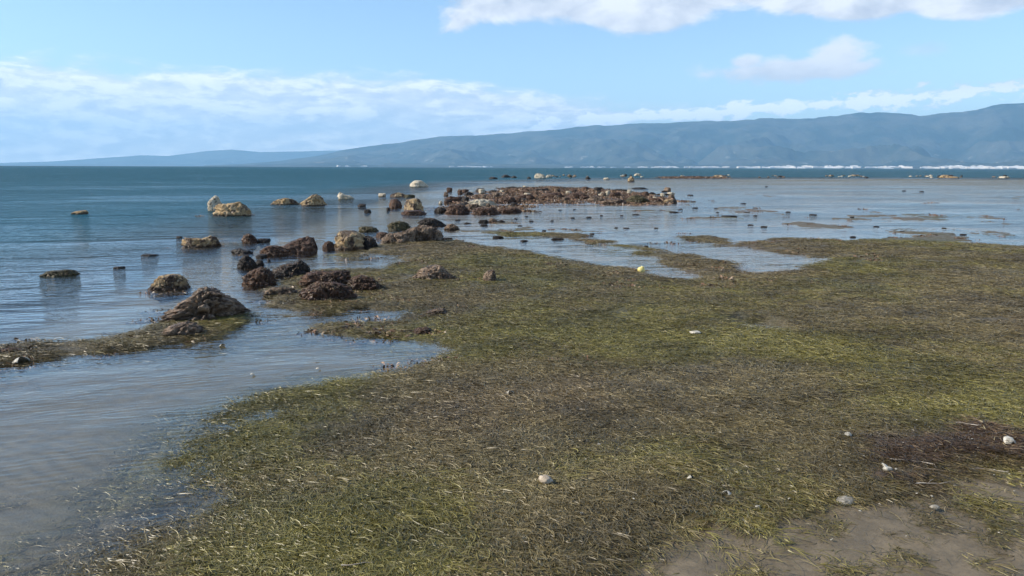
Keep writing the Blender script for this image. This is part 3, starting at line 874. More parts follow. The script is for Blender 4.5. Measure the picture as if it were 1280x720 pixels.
make_rock(494.5, 260, 17, 12, 'red', 'small round red rock left of the squarish tan rock', [(-1, .8), (0, 1), (1, .8)], 0.8, 3, 0.16, seed=222)
make_rock(452, 258.5, 13, 4, 'dark', 'small dark flat rock in the water, left of the red and tan rocks', None, 0.9, 3, 0.16, seed=223)
make_rock(459.5, 266, 9, 4.5, 'dark', 'small black stone just below the dark flat rock', None, 0.9, 3, 0.16, seed=224)
make_rock(485.5, 263.5, 5, 4.5, 'dark', 'tiny black stone at the foot of the round red rock', None, 0.9, 2, 0.16, seed=225)
make_rock(524, 233.5, 24, 8.5, 'pale', 'smooth cream boulder far out in the water above the tan rocks', [(-1, .6), (-.4, 1), (.3, .9), (1, .3)], 0.7, 4, 0.07, 0.4, seed=230)
make_rock(499, 246.5, 24, 6, 'tan', 'low yellowish rock below the smooth cream boulder', [(-1, .8), (0, 1), (1, .4)], 0.7, 3, 0.18, seed=231)
make_rock(512, 247, 14, 4, 'green', 'small green weedy rock at the right of the low yellowish rock', None, 0.8, 3, 0.18, seed=232, weed=.3, hue=1)
make_rock(478, 246, 10, 4.5, 'pale', 'small pale rock left of the low yellowish rock', None, 0.8, 3, 0.18, seed=233)
make_rock(545, 354, 68, 22, 'brown', 'broad low brown rock half buried in the weed mat, dark on its right slope', [(-1, .3), (-.6, .85), (-.2, .95), (.15, 1), (.6, .5), (1, .1)], 0.6, 5, 0.17, 0.8, seed=240, weed=.05)
make_rock(613, 356, 20, 19, 'brown', 'small upright block of rock alone on the weed mat', [(-1, .75), (-.4, .9), (.4, 1), (.9, 1), (1, .8)], 0.8, 4, 0.10, 0.95, seed=241)
make_rock(538, 368, 9, 5, 'red', 'tiny reddish stone below the broad low rock', None, 0.8, 3, 0.18, seed=242)
make_rock(545, 396, 36, 11, 'brown', 'low brown lump on the mat below the broad low rock', [(-1, .4), (-.2, .8), (.6, 1), (1, .5)], 0.9, 4, 0.24, 0.4, lumps=.2, seed=243, weed=.3, hue=.5)
make_rock(528, 421, 36, 12, 'red', 'low crumbled reddish-brown lump at the edge of the front pool', [(-1, .3), (-.3, .9), (.3, 1), (1, .4)], 0.9, 4, 0.26, 0.4, lumps=.2, seed=244, weed=.35, hue=.3)
make_rock(14, 446, 44, 11, 'red', 'orange-brown crumbly rock on the weed spit at the left edge', [(-1, .6), (-.3, 1), (.3, .8), (1, .3)], 0.6, 4, 0.26, 0.4, lumps=.2, seed=250, weed=.2, hue=.3)
make_rock(-14, 450, 24, 12, 'dark', 'dark weedy rock cut by the left edge of the view', None, 0.7, 3, 0.26, 0.4, lumps=.2, seed=251, weed=.2)
# reef, left end
for (u, v, wp, hp, k, lb) in [
    (552, 266, 20, 11, 'dark', 'black rock at the left end of the reef'),
    (571, 267, 34, 14, 'red', 'purplish humped rock at the front left of the reef'),
    (568, 251, 26, 8, 'red', 'low red rock at the back left of the reef'),
    (603, 258, 38, 13, 'pale', 'grey-white rock among the brown ones on the reef'),
    (590, 262, 22, 10, 'brown', 'brown rock in front of the grey-white one on the reef'),
    (601, 240, 14, 7, 'dark', 'blackish rock standing at the back of the reef, left part'),
    (586, 244, 12, 6, 'dark', 'smaller blackish rock left of the one at the back of the reef'),
    (617, 241, 12, 5, 'dark', 'third blackish rock at the back of the reef'),
    (607, 268, 40, 13, 'red', 'wide reddish rock at the front of the reef'),
    (636, 266, 34, 10, 'red', 'reddish-brown rock tapering to a dark right tip on the reef'),
    (634, 254, 26, 12, 'red', 'dark red rock in the middle of the reef left half'),
    (656, 250, 30, 11, 'red', 'brown rock where the reef narrows'),
    (690, 249, 34, 12, 'red', 'wide rust-brown rock on the reef ridge'),
    (676, 240, 26, 6, 'dark', 'dark low rock along the back of the reef ridge'),
    (722, 250, 36, 12, 'red', 'rust-brown rock right of the widest one on the ridge'),
    (745, 252, 24, 11, 'brown', 'grey-brown rock in the middle of the reef ridge'),
    (768, 246, 18, 9, 'red', 'purple-red block on the reef ridge'),
    (767, 255, 42, 8, 'brown', 'long low grey-pink rock at the front of the reef'),
    (796, 254, 32, 14, 'green', 'olive-green rounded rock near the right end of the reef'),
    (817, 253, 22, 9, 'red', 'rusty rock right of the olive-green one'),
    (837, 254, 18, 8, 'tan', 'pinkish-tan rock near the right tip of the reef'),
    (842, 254, 8, 7, 'dark', 'black stone at the very right tip of the reef'),
    (815, 243, 10, 4, 'dark', 'small black stone behind the right part of the reef'),
    (830, 240, 7, 3, 'dark', 'tiny black stone behind the right tip of the reef'),
    (829, 244, 20, 3, 'dark', 'flat dark rock behind the right tip of the reef'),
    (800, 236, 22, 3, 'dark', 'thin dark bar of rock behind the reef'),
    (775, 238.5, 26, 3, 'dark', 'thin dark rock edge along the back of the reef'),
    (750, 237, 9, 5, 'dark', 'small dark knob at the back of the reef ridge'),
    (705, 237, 16, 4, 'dark', 'low dark knob at the back of the reef ridge, left of the small one'),
    (656, 234.5, 6, 4, 'pale', 'small white stone on the back edge of the reef'),
    (640, 236, 22, 4, 'dark', 'dark weedy edge of the reef by the small white stone'),
    (604, 279, 14, 7, 'dark', 'black pointed rock in the water below the reef'),
    (605, 283, 10, 5, 'dark', 'black stone below the black pointed rock'),
    (616, 278, 14, 7, 'brown', 'brown rock right of the black pointed rock'),
    (626, 278.5, 12, 5, 'dark', 'dark flat rock at the right of the brown one below the reef'),
    (584, 280, 10, 3, 'dark', 'thin dark stone in the water left of the black pointed rock'),
    (562, 249, 10, 3, 'dark', 'thin dark rock in the water left of the reef'),
    (572, 276, 8, 2.5, 'dark', 'tiny dark stone in the water between hump and reef'),
    (697, 300, 20, 3.5, 'dark', 'dark weedy hump in the shallow water on the weed line below the reef'),
    (655, 302, 12, 3, 'dark', 'small dark hump at the left of the weed line below the reef'),
    (623, 297.5, 16, 4, 'dark', 'flat dark rock at the start of the weed line'),
    (676, 223, 17, 7, 'pale', 'white rock of the far reef line, left of centre'),
    (686, 222, 8, 4, 'pale', 'small pale rock right of the white far rock'),
    (633, 222, 14, 4, 'dark', 'dark rock of the far reef line'),
    (642, 222.5, 8, 3, 'dark', 'small dark rock right of the dark far rock'),
    (616, 224, 12, 4, 'dark', 'dark low rock at the left end of the far reef line'),
    (661, 223.5, 6, 3, 'dark', 'tiny dark rock left of the white far rock'),
    (735, 224, 7, 3.5, 'dark', 'small black rock alone in front of the far reef line'),
    (758, 224.5, 8, 3, 'pale', 'small pale stone alone in front of the far reef line'),
    (789, 227, 9, 7, 'tan', 'yellowish upright rock of the far line, right of centre'),
    (782, 220, 4, 3, 'dark', 'tiny black rock behind the yellowish upright rock'),
    (797, 220, 9, 3.5, 'pale', 'pale rock right behind the yellowish upright rock'),
    (862, 222.6, 62, 3.2, 'red', 'long thin red-brown bar of rock on the far line'),
    (900, 221.5, 18, 3.5, 'tan', 'pale crumbled rock at the right end of the far red bar'),
    (853, 222, 8, 3.5, 'pale', 'small pale stone on the far red bar'),
    (1181, 222.3, 12, 4, 'tan', 'ochre rock of the far line near the right side'),
    (1174, 222, 5, 3, 'dark', 'tiny dark rock beside the far ochre rock'),
    (1191, 222.6, 14, 2.5, 'tan', 'low tan rock right of the far ochre rock'),
    (1255, 222.6, 12, 2.5, 'pale', 'low pale rock of the far line near the right edge'),
    (1068, 220.2, 12, 2.5, 'tan', 'low cream rock of the far line, right of centre'),
    (1039, 220.6, 7, 2.5, 'tan', 'small cream rock of the far line, left of the low cream one'),
    (976, 221.4, 7, 2.5, 'dark', 'tiny dark rock of the far line between the red bar and the cream rocks'),
    (713, 222, 5, 4, 'green', 'tiny greenish rock of the far line'),
]:
    far = v < 230
    if 548 < u < 850 and v > 233: hp = hp * 0.78
    make_rock(u, v, wp, hp, k, lb, depth=(0.9 if wp < 15 else 0.6), sub=(3 if wp < 15 else 4), rough=0.22, angular=0.6, lumps=0.15,
              weed=(.3 if k in ('red', 'green') and wp > 16 and not far else 0), hue=(.9 if k == 'green' else .15), seed=int(u * 7 + wp),
              prof=[(-1, random.uniform(.3, .7)), (-.4, random.uniform(.7, 1)), (.1, random.uniform(.75, 1)), (.6, random.uniform(.6, 1)), (1, random.uniform(.2, .6))])
# scattered little dark stones in the right-hand shallows
SM = [(736, 272, 8), (752, 270, 5), (777, 270, 5), (795, 269, 11), (700, 263, 5), (718, 262, 4), (863, 244.5, 9), (869, 260.5, 8), (895, 261, 6), (929, 255, 8), (944, 270, 5), (985, 265.5, 7),
      (897, 266, 5), (933, 266, 9), (850, 262, 8), (842, 266, 14), (912, 271.5, 22), (862, 300, 13), (893, 297, 8), (1016, 269, 11), (770, 285.5, 6), (783, 286, 10), (645, 274, 5), (690, 276.5, 5),
      (650, 283, 7), (658, 271, 5), (998, 301, 5), (1018, 303, 6), (1066, 297, 8), (1105, 301, 6), (1095, 284, 8), (938, 282, 8), (1065, 272, 6), (958, 233.5, 4), (1130, 239, 5), (1152, 240, 6),
      (680, 289, 6), (740, 293, 7), (1050, 303, 6), (1204, 294, 8), (1090, 305, 7), (808, 309, 6), (820, 286, 6), (1180, 286, 6), (1128, 290, 7), (955, 284, 9), (716, 273, 6), (664, 277, 7)]
for i, (u, v, wp) in enumerate(SM):
    make_rock(u, v, wp * 0.9, 0.7 + 0.07 * wp, 'dark', 'small dark weedy stone barely above the water, ' + ('behind the right bank of weed' if u > 940 and v > 278 else 'in the far open shallows at right' if u > 840 and v < 256 else 'in the open shallows right of the reef' if u > 840 and v < 275 else 'just off the pool and weed bank' if v > 284 else 'just below the reef'), depth=0.9, sub=3, rough=0.2, angular=0.5, seed=900 + i, group='small dark stones in the right-hand shallows')
# tiny pale and dark stones along the far reef line, and loose stones on the reef
for i in range(70):
    u = random.gauss(random.choice([700, 720, 785, 900, 975, 1045, 1075, 1160, 1185, 1200, 1255]), 11); v = random.uniform(219.6, 222.0) + (u - 640) * 0.0006
    k = random.choice(['pale', 'tan', 'dark', 'green', 'brown'])
    make_rock(u, v, random.uniform(2.2, 5), random.uniform(0.8, 1.8), k, {'pale': 'tiny pale stone', 'tan': 'tiny ochre stone', 'dark': 'tiny dark stone', 'green': 'tiny greenish stone', 'brown': 'tiny brown stone'}[k] + ' on the thin line of rocks far out on the right',
              depth=0.9, sub=2, rough=0.2, angular=0.5, seed=1200 + i, group='tiny stones of the far reef line')
for i in range(60):
    u = random.uniform(550, 840); v = random.uniform(239, 262) if u < 650 else random.uniform(238, 255)
    k = random.choice(['red', 'red', 'dark', 'brown', 'pale'])
    make_rock(u, v, random.uniform(5, 11), random.uniform(3, 6), k, {'red': 'small rusty stone', 'dark': 'small black stone', 'brown': 'small brown stone', 'pale': 'small whitish stone'}[k] + ' lying among the weed on the long reef',
              depth=0.9, sub=3, rough=0.22, angular=0.6, seed=1400 + i, group='small stones scattered over the reef', base=0.02)

# ------------------------------------------------------------------ seagrass: strands as instanced tufts
def tuft(seed, n=42, rad=0.085, wid=0.00115, spread=0.75):
    rg = np.random.default_rng(seed)
    S = 5
    c = rg.normal(size=(n, 2)) * rad * 0.6
    ang_ = rg.normal(size=n) * spread + np.where(rg.random(n) < 0.2, 1.4, 0)
    ln = 0.015 + 0.095 * rg.random(n) ** 1.6
    curv = rg.normal(size=n) * 7
    z0 = rg.uniform(0.0, 0.005, n); arch = rg.uniform(0.0, 0.004, n); tilt = rg.normal(size=n) * 0.06
    wd = wid * rg.uniform(0.6, 1.5, n)
    s = np.linspace(-.5, .5, S)[None, :]
    a_ = ang_[:, None] + curv[:, None] * s * ln[:, None] * 2
    ds = ln[:, None] / (S - 1)
    x = c[:, :1] + np.cumsum(np.cos(a_) * ds, 1); y = c[:, 1:] + np.cumsum(np.sin(a_) * ds, 1)
    z = z0[:, None] + arch[:, None] * (1 - 4 * s * s) + tilt[:, None] * s * ln[:, None] + 0.002
    z = np.maximum(z, -0.004)
    tp = wd[:, None] * np.array([0.5, 1, 1, .9, 0.3])[None, :]
    lx, ly = -np.sin(a_) * tp, np.cos(a_) * tp
    tw = rg.normal(size=n)[:, None] * 0.6
    L_ = np.stack([x + lx, y + ly, z + tp * tw], -1); Rr = np.stack([x - lx, y - ly, z - tp * tw], -1)
    vv = np.stack([L_, Rr], 2).reshape(-1, 3)
    k0 = (np.arange(n)[:, None] * S * 2 + np.arange(S - 1)[None, :] * 2).reshape(-1, 1)
    ff = k0 + np.array([[0, 1, 3, 2]])
    shd = rg.random(n) ** 1.7
    shd = np.where(rg.random(n) < 0.022, 1.7, shd)
    me = mesh_np('strands', vv, ff, dict(shade=np.repeat(shd, S * 2)))
    me.materials.append(STRAND)
    return bpy.data.objects.new('strands', me)


STRAND, t, out = material('seagrass_strands')
sh = t.attr('shade')
gr = t.attr('green', 'INSTANCER'); rd = t.attr('redw', 'INSTANCER'); rn = t.attr('rnd', 'INSTANCER')
br = t.mix(sh, (0.098, 0.076, 0.032), (0.25, 0.20, 0.096))
gn = t.mix(sh, (0.098, 0.086, 0.019), (0.27, 0.235, 0.064))
pu = t.mix(sh, (0.098, 0.071, 0.034), (0.245, 0.19, 0.10))
rc = t.mix(sh, (0.034, 0.017, 0.008), (0.165, 0.108, 0.056))
c = t.mix(t.ramp(t.add(gr, t.mul(t.sub(rn, 0.5), 0.7)), 0.0, 0.65), br, gn)
c = t.mix(t.ramp(gr, -0.3, -1.0), c, pu)
c = t.mix(rd, c, rc)
c = t.mix(t.ramp(sh, 1.2, 1.6), c, (0.30, 0.25, 0.145))
c = t.mix(t.attr('tone', 'INSTANCER'), t.mix(1.0, c, (0.60, 0.58, 0.55), 'MULTIPLY'), t.mix(1.0, c, (1.15, 1.13, 1.05), 'MULTIPLY'))
principled(t, out, c, 0.42, None, 0.4)
STRAND.use_backface_culling = False


def instancer(name, pts, attrs, variants, label):
    n = len(pts)
    me = bpy.data.meshes.new(name)
    me.vertices.add(n); me.vertices.foreach_set('co', np.asarray(pts, np.float32).ravel())
    for a, v in attrs.items():
        v = np.asarray(v)
        if v.ndim == 2: at_ = me.attributes.new(a, 'FLOAT_VECTOR', 'POINT'); at_.data.foreach_set('vector', v.astype(np.float32).ravel())
        elif v.dtype.kind == 'i': at_ = me.attributes.new(a, 'INT', 'POINT'); at_.data.foreach_set('value', v.astype(np.int32))
        else: at_ = me.attributes.new(a, 'FLOAT', 'POINT'); at_.data.foreach_set('value', v.astype(np.float32))
    o = link(name, me)
    ng = bpy.data.node_groups.new(name, 'GeometryNodeTree')
    ng.interface.new_socket('Geometry', in_out='INPUT', socket_type='NodeSocketGeometry')
    ng.interface.new_socket('Geometry', in_out='OUTPUT', socket_type='NodeSocketGeometry')
    N = ng.nodes; L = ng.links
    gi = N.new('NodeGroupInput'); go = N.new('NodeGroupOutput')
    jo = N.new('GeometryNodeJoinGeometry')
    for v in reversed(variants):
        oi = N.new('GeometryNodeObjectInfo'); oi.inputs['Object'].default_value = v; oi.inputs['As Instance'].default_value = True
        L.new(oi.outputs['Geometry'], jo.inputs[0])
    ip = N.new('GeometryNodeInstanceOnPoints')
    L.new(gi.outputs[0], ip.inputs['Points']); L.new(jo.outputs[0], ip.inputs['Instance'])
    ip.inputs['Pick Instance'].default_value = True

    def na(nm, ty):
        a = N.new('GeometryNodeInputNamedAttribute'); a.data_type = ty; a.inputs['Name'].default_value = nm
        return a.outputs[0]
    L.new(na('pick', 'INT'), ip.inputs['Instance Index'])
    L.new(na('rotv', 'FLOAT_VECTOR'), ip.inputs['Rotation'])
    L.new(na('scl', 'FLOAT'), ip.inputs['Scale'])
    L.new(ip.outputs[0], go.inputs[0])
    md = o.modifiers.new('scatter', 'NODES'); md.node_group = ng
    tag(o, label, 'seaweed', kind='stuff')
    return o


def scatter(n, rmin, rmax, a0, a1, power=1.0):
    """random points, density falling as 1/r^(1+power)"""
    u = RNG.random(n)
    r = rmin * (rmax / rmin) ** u if power == 1 else (rmin ** (1 - power) + u * (rmax ** (1 - power) - rmin ** (1 - power))) ** (1 / (1 - power))
    a = np.radians(RNG.uniform(a0, a1, n))
    return np.sin(a) * r, np.cos(a) * r


def gradient(x, y):
    e = 0.03
    return (zones(x + e, y)['h'] - zones(x - e, y)['h']) / (2 * e), (zones(x, y + e)['h'] - zones(x, y - e)['h']) / (2 * e)


def greenf(x, y):
    return ground_fn(x, y)[1]['green']


TUFTS = [tuft(70 + i) for i in range(7)]
x, y = scatter(84000, 2.3, 19.0, -40, 41, 0.6)
z = zones(x, y)
dn = sstep(z['mat2'], -0.45, 0.10) * (1 - 0.7 * sstep(fbm(x * 2.6, y * 2.6, 4, 299), 0.05, 0.4)) * (1 - z['sand'] * (0.99 - 0.32 * sstep(fbm((x + y) * 2.2, (x - y) * 7, 4, 300), 0.12, 0.45))) * (1 - 0.97 * sstep(z['pud'], -0.2, 0.0))
# thinner over the rippled bottom left, none under the deeper water
dn = dn * (1 - 0.55 * sstep(x, -0.5, -1.3) * sstep(y, 5.2, 4.0))
dn = np.maximum(dn, 0.05 * (z['h'] > -0.13) * sstep(fbm(x * 1.3, y * 1.3, 3, 301), 0.0, 0.4))
dn = np.maximum(dn, 0.9 * z['redw'])
keep = RNG.random(len(x)) < dn
x, y = x[keep], y[keep]
z = zones(x, y); n_ = len(x)
zz = z['h'] + 0.001
rr = z['r']
scl = (0.75 + 0.035 * rr) * RNG.uniform(0.7, 1.3, n_)
flow = fbm(x * 0.7, y * 0.7, 3, 310) * 2.6 + RNG.normal(size=n_) * 0.35
# combed along the drying runnels in the sand
flow = np.where(z['sand'] > 0.5, -0.75 + fbm(x * 1.4, y * 1.4, 2, 311) * 1.0 + RNG.normal(size=n_) * 0.15, flow)
rot_ = np.stack([RNG.normal(size=n_) * 0.06, RNG.normal(size=n_) * 0.06, flow], -1)
instancer('seagrass_litter', np.stack([x, y, zz], -1), dict(pick=RNG.integers(0, 7, n_), rotv=rot_, scl=scl, green=greenf(x, y), redw=z['redw'], tone=np.clip(0.62 + 1.1 * fbm(x * 2.1, y * 2.9, 4, 302) + 0.5 * fbm(x * 9, y * 12, 2, 303), 0, 1), rnd=RNG.random(n_)), TUFTS,
          'matted strands of green and brown seagrass washed over the shore')


# lumpy weed on the reef, ragged edges of the mats farther out
def frond_tuft(seed, n=60):
    rg = np.random.default_rng(seed)
    c = rg.normal(size=(n, 3)) * np.array([0.10, 0.10, 0.0])
    d = rg.normal(size=(n, 3)); d[:, 2] = np.abs(d[:, 2]) * 0.55; d /= np.linalg.norm(d, axis=1)[:, None]
    L = rg.uniform(0.03, 0.11, n)
    sd = np.cross(d, rg.normal(size=(n, 3))); sd /= np.linalg.norm(sd, axis=1)[:, None]
    W_ = rg.uniform(0.006, 0.02, n)
    p0 = c; p1 = c + d * (L * .6)[:, None]; p2 = c + d * L[:, None] - np.array([0, 0, .25]) * L[:, None]
    vv = np.stack([p0 - sd * (W_ * .5)[:, None], p0 + sd * (W_ * .5)[:, None], p1 + sd * W_[:, None], p1 - sd * W_[:, None], p2 + sd * (W_ * .4)[:, None], p2 - sd * (W_ * .4)[:, None]], 1).reshape(-1, 3)
    k0 = np.arange(n)[:, None] * 6
    ff = np.concatenate([k0 + np.array([[0, 1, 2, 3]]), k0 + np.array([[3, 2, 4, 5]])])
    me = mesh_np('fronds', vv, ff, dict(shade=np.repeat(rg.random(n) ** 1.5, 6), hue=np.repeat(np.clip(rg.normal(size=n) * .25 + .12, 0, 1), 6)))
    me.materials.append(sw_m)
    return bpy.data.objects.new('fronds', me)


FT = [frond_tuft(500 + i) for i in range(5)]
x, y = scatter(60000, 28, 160, -12, 22, 1)
z = zones(x, y)
k = (RNG.random(len(x)) < 1.3 * z['reef'] * sstep(fbm(x * .6, y * .45, 3, 320), -.45, .1))
x, y = x[k], y[k]; z = zones(x, y); n_ = len(x)
instancer('brown_seaweed', np.stack([x, y, z['h'] - 0.01], -1), dict(pick=RNG.integers(0, 5, n_), rotv=np.stack([np.zeros(n_), np.zeros(n_), RNG.uniform(0, 6.28, n_)], -1), scl=(0.8 + 0.017 * z['r']) * RNG.uniform(.6, 1.4, n_)),
          FT, 'brown and rust-coloured seaweed covering the low reef')
# crumbly weed on the spit, round the rocks and on the far edges of the mat
x, y = scatter(26000, 4.5, 45, -40, 41, 1)
z = zones(x, y)
clus = sstep(fbm(x * 1.5, y * 1.5, 3, 330), 0.05, 0.4)
nr = np.zeros_like(x)
for (cx, cy, wm_) in ROCKS[:70]:
    nr = np.maximum(nr, 1 - np.hypot(x - cx, y - cy) / (wm_ * 0.95))
pr = clus * sstep(z['mat2'], -0.35, 0.1) * sstep(z['mat2'], 1.8, 0.2) * 0.3 + sstep(nr, 0.0, 0.45) * 0.10
pr = pr * (z['r'] > 6.0)
k = RNG.random(len(x)) < pr
x, y = x[k], y[k]; z = zones(x, y); n_ = len(x)
instancer('crumbled_seaweed', np.stack([x, y, np.maximum(z['h'], -0.015) - 0.003], -1), dict(pick=RNG.integers(0, 5, n_), rotv=np.stack([np.zeros(n_), np.zeros(n_), RNG.uniform(0, 6.28, n_)], -1), scl=(0.45 + 0.012 * z['r']) * RNG.uniform(.5, 1.3, n_)),
          FT, 'crumbled brown seaweed along the mat edges and round the rocks')

# ------------------------------------------------------------------ washed-up bits
def simple_mat(name, c0, c1, rough=0.6, scale=30):
    m_, t, out = material(name)
    P = t.node('ShaderNodeTexCoord').outputs['Object']
    n = t.noise(P, scale, 4, 0.6)
    principled(t, out, t.mix(t.ramp(n, 0.35, 0.65), c0, c1), rough, t.bump(n, 0.5, 0.004))
    return m_


white_m = simple_mat('bleached_shell', (0.28, 0.25, 0.19), (0.56, 0.52, 0.43), 0.45)
peb_m = simple_mat('tan_pebble', (0.30, 0.24, 0.17), (0.50, 0.42, 0.32), 0.7)
grey_m = simple_mat('grey_pebble', (0.17, 0.15, 0.115), (0.34, 0.31, 0.25), 0.7)
yel_m = simple_mat('yellow_plastic', (0.62, 0.50, 0.14), (0.75, 0.66, 0.30), 0.4, 8)
cream_m = simple_mat('cream_foam', (0.68, 0.62, 0.40), (0.82, 0.78, 0.60), 0.6, 8)
twig_m = simple_mat('bleached_twig', (0.24, 0.19, 0.14), (0.48, 0.42, 0.34), 0.7)


def gz_at(u, v):
    x, y = at(u, v, 0.03)
    z = float(zones(np.array([float(x)]), np.array([float(y)]))['h'][0])
    x, y = at(u, v, max(z, 0) + 0.01)
    z = float(zones(np.array([float(x)]), np.array([float(y)]))['h'][0])
    return float(x), float(y), max(z, -0.002)


def pebble(u, v, wpx, hpx, mat_, label, name='pebble', cat='pebble', group=None, seed=1, flat=0.5, lift=0.012):
    x, y, z = gz_at(u, v)
    d = math.hypot(x, y); wd = wpx * math.sqrt(d * d + 2.5) / FPX
    p, f = rock_shape(3, seed, 0.6, 0.10)
    for i in range(3):
        lo, hi = p[:, i].min(), p[:, i].max(); p[:, i] = (p[:, i] - (lo + hi) / 2) / (hi - lo)
    V = p * np.array([wd, wd * 0.75, wd * flat])
    V[:, 2] += wd * flat * 0.32 + lift
    o = link(name, mesh_np(name, V, f), mat_, loc=(x, y, z)); o.rotation_euler = (0, 0, random.uniform(-.4, .4))
    return tag(o, label, cat, group)


def shell(u, v, wpx, label, group=None, seed=1, name='shell', tilt=None):
    """a cupped ribbed half shell"""
    x, y, z = gz_at(u, v)
    d = math.hypot(x, y); wd = wpx * math.sqrt(d * d + 2.5) / FPX
    rg = random.Random(seed)
    nr_, na_ = 5, 14
    top = []; bot = []
    for i in range(nr_ + 1):
        for j in range(na_ + 1):
            q = i / nr_; an = (j / na_ - .5) * math.radians(250 if i else 0)
            rib = 1 + 0.05 * (j % 2) * q
            rad = q * rib * (0.5 + .08 * math.cos(an))
            X = math.sin(an) * rad; Y = math.cos(an) * rad - .1
            Z = 0.30 * (1 - q ** 2.2) + 0.02 * (j % 2) * q
            top.append((X * wd, Y * wd, Z * wd)); bot.append((X * wd * .94, Y * wd * .94, (Z - .05) * wd))
    k = na_ + 1; F = []
    nT = len(top)
    for i in range(nr_):
        for j in range(na_):
            a, b, c_, d_ = i * k + j, i * k + j + 1, (i + 1) * k + j + 1, (i + 1) * k + j
            F.append((a, b, c_, d_)); F.append((nT + d_, nT + c_, nT + b, nT + a))
    for j in range(na_):
        a = nr_ * k + j; F.append((a, a + 1, nT + a + 1, nT + a))
    o = link(name, mesh_np(name, np.array(top + bot), np.array(F)), white_m, loc=(x, y, z + 0.012))
    o.rotation_euler = (rg.uniform(-.5, .5) if tilt is None else tilt, rg.uniform(-.4, .4), rg.uniform(0, 6.3))
    return tag(o, label, 'shell', group)


def twig(u, v, lpx, label, ang_, seed=1, group=None, forks=1, th=0.0028, name='twig'):
    x, y, z = gz_at(u, v)
    d = math.hypot(x, y); ln = lpx * math.sqrt(d * d + 2.5) / FPX
    rg = random.Random(seed)
    V = []; F = []

    def tube(pts, r0):
        n = len(pts); b = len(V)
        for i, p in enumerate(pts):
            tdir = (Vector(pts[min(i + 1, n - 1)]) - Vector(pts[max(i - 1, 0)])).normalized()
            s1 = tdir.cross(Vector((0, 0, 1))).normalized(); s2 = s1.cross(tdir)
            rr_ = r0 * (1 - 0.6 * i / (n - 1))
            for k in range(6):
                a = k * math.pi / 3
                V.append(tuple(Vector(p) + s1 * math.cos(a) * rr_ + s2 * math.sin(a) * rr_))
        for i in range(n - 1):
            for k in range(6):
                F.append((b + i * 6 + k, b + i * 6 + (k + 1) % 6, b + (i + 1) * 6 + (k + 1) % 6, b + (i + 1) * 6 + k))
    pts = []
    for i in range(8):
        q = i / 7 - .5
        pts.append((q * ln, math.sin(i * .9 + seed) * .05 * ln + rg.uniform(-.03, .03) * ln, 0.008 + rg.uniform(0, .03) * ln + 0.004))
    tube(pts, th)
    for k in range(forks):
        i = rg.randint(2, 5); p = Vector(pts[i]); s = rg.choice((-1, 1))
        tube([tuple(p), tuple(p + Vector((.12 * ln, s * .10 * ln, .02 * ln))), tuple(p + Vector((.26 * ln, s * .16 * ln, .03 * ln)))], th * .7)
    o = link(name, mesh_np(name, np.array(V), np.array(F)), twig_m, loc=(x, y, z)); o.rotation_euler = (0, 0, ang_)
    return tag(o, label, 'twig', group)


pebble(682, 603, 19, 13, peb_m, 'flesh-coloured angular pebble on the green weed in the foreground centre', seed=31, flat=.55)
pebble(1056, 624, 26, 10, grey_m, 'pale grey flat stone half sunk at the edge of the sand, lower right', seed=32, flat=.35, lift=-0.004)
pebble(727, 642, 5, 5, white_m, 'small white pebble where weed meets the sand, lower centre', seed=33)
pebble(947, 634, 7, 6, white_m, 'small white pebble beside an upright white splinter, lower right', seed=34)
pebble(1168, 636, 10, 6, grey_m, 'pale stone lying on the open grey sand at lower right', seed=35)
pebble(869, 417, 14, 5, white_m, 'white flat fragment on the mat left of the puddle', name='pebble', seed=36, flat=.3)
pebble(1109, 590, 11, 5, white_m, 'white lower fragment under the upright shell in the red weed', seed=37, flat=.4)
shell(1107, 583, 15, 'white shell standing upright on the dark red weed at lower right', seed=41, tilt=1.1)
shell(1262, 555, 14, 'white shell at the right edge above the dark red weed', seed=42, tilt=.8)
shell(863, 598, 9, 'small pale shell on the green weed, lower right of centre', seed=43)
shell(909, 617, 11, 'cream shell lying flat on the dark weed, lower right', seed=44)
shell(637, 492, 10, 'long pale shell fragment on the brown mat in the centre', seed=45)
shell(749, 556, 6, 'tiny white shell on the brown mat right of centre', seed=46)
shell(1060, 545, 8, 'tiny pale shell at the green patch above the red weed', seed=47)
shell(316, 468, 6, 'white shell just under the pool surface, left', seed=48)
shell(278, 432, 7, 'white shell at the foot of the weed spit below the largest rock', seed=49)
shell(398, 461, 6, 'white shell at the near edge of the pool', seed=50)
shell(26, 452, 16, 'white slender shell beside the spit at the left edge', seed=51, name='shell')
twig(1140, 572, 44, 'branched bleached twig lying across the dark red weed', -0.35, 61, forks=3, th=.0035)
twig(1235, 580, 40, 'long bleached twig right of the branched one on the red weed', -0.15, 62, forks=2)
twig(1210, 536, 24, 'pale twig on the green mat above the red weed', -0.4, 63)
twig(1170, 602, 44, 'dark-tipped curved twig on the sand edge below the red weed', .15, 64)
twig(968, 632, 18, 'upright white splinter beside the small white pebble', 1.2, 65, forks=0)
twig(452, 706, 46, 'pale reed stem lying in the weed at the bottom edge', .1, 66, forks=0)
twig(505, 297, 3, 'x', 0) if False else None

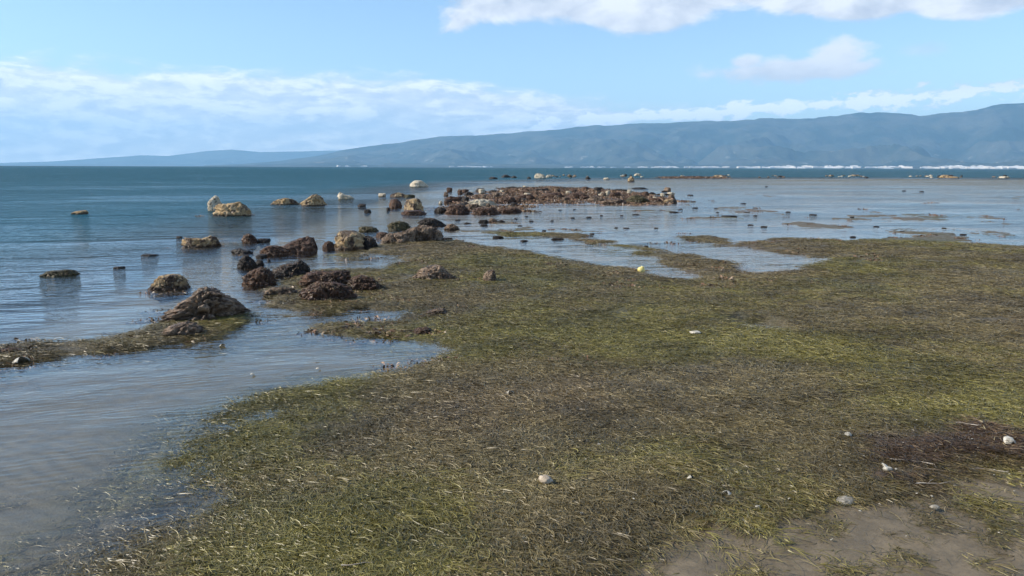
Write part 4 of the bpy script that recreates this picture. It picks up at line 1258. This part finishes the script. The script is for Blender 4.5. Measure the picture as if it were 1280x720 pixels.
# the yellow float with its pale top on the far pool edge
x, y, z = gz_at(800, 340)
prof_ = [(0.0, 0.0), (0.045, 0.004), (0.062, 0.03), (0.060, 0.058), (0.040, 0.078), (0.030, 0.084), (0.030, 0.10), (0.0, 0.104)]
V = []; F = []
for i, (rr_, zz_) in enumerate(prof_):
    for k in range(20):
        a = k * math.tau / 20; V.append((math.cos(a) * max(rr_, .0005), math.sin(a) * max(rr_, .0005) * .9, zz_))
for i in range(len(prof_) - 1):
    for k in range(20): F.append((i * 20 + k, i * 20 + (k + 1) % 20, (i + 1) * 20 + (k + 1) % 20, (i + 1) * 20 + k))
fl = link('plastic_float', mesh_np('plastic_float', np.array(V), np.array(F)), yel_m, loc=(x, y, z + .005))
fl.rotation_euler = (.25, .35, .4)
tag(fl, 'small yellow plastic float washed up on the pool edge, upper right of centre', 'float')

# little pale flecks over the mat: broken shell
frag = []
for k in range(5):
    p, f = rock_shape(2, 800 + k, 0.7, 0.15)
    frag.append(mesh_np('shell_fragment', p * np.array([.007, .0045, .002]), f)); frag[-1].materials.append(white_m)
cnt = 0
while cnt < 120:
    u = random.uniform(200, 1290); v = random.uniform(360, 700) if random.random() < .75 else random.uniform(545, 640)
    if random.random() < .25: u = random.uniform(1040, 1290); v = random.uniform(530, 620)
    x, y, z = gz_at(u, v)
    zo = zones(np.array([x]), np.array([y]))
    if zo['up'][0] < 0.6: continue
    o = link('shell_fragment', frag[cnt % 5], loc=(x, y, z + 0.012))
    o.rotation_euler = (random.uniform(-.5, .5), random.uniform(-.5, .5), random.uniform(0, 6)); s = random.uniform(.35, 1.0) * (0.8 + 0.07 * math.hypot(x, y)); o.scale = (s, s, s)
    tag(o, 'tiny white fleck of broken shell on the seaweed', 'shell fragment', 'flecks of broken shell over the mat')
    cnt += 1
# ------------------------------------------------------------------ haze
hz = mesh_np('haze', *[np.array(q) for q in box_np([(-28500, -28500, -6, 28500, 28500, 1500)])], smooth=False)
hm, t, out = material('haze_air')
pv = t.node('ShaderNodeVolumePrincipled')
pv.inputs['Color'].default_value = (0.37, 0.69, 1.0, 1)
pv.inputs['Density'].default_value = 5.8e-5
pv.inputs['Anisotropy'].default_value = 0.1
t.l.new(pv.outputs[0], out.inputs['Volume'])
ho = link('haze', hz, hm)
ho['kind'] = 'stuff'; ho['label'] = 'thin blue sea haze'; ho['category'] = 'haze'
SC.cycles.volume_bounces = 1
SC.cycles.max_bounces = 8
SC.cycles.transparent_max_bounces = 12
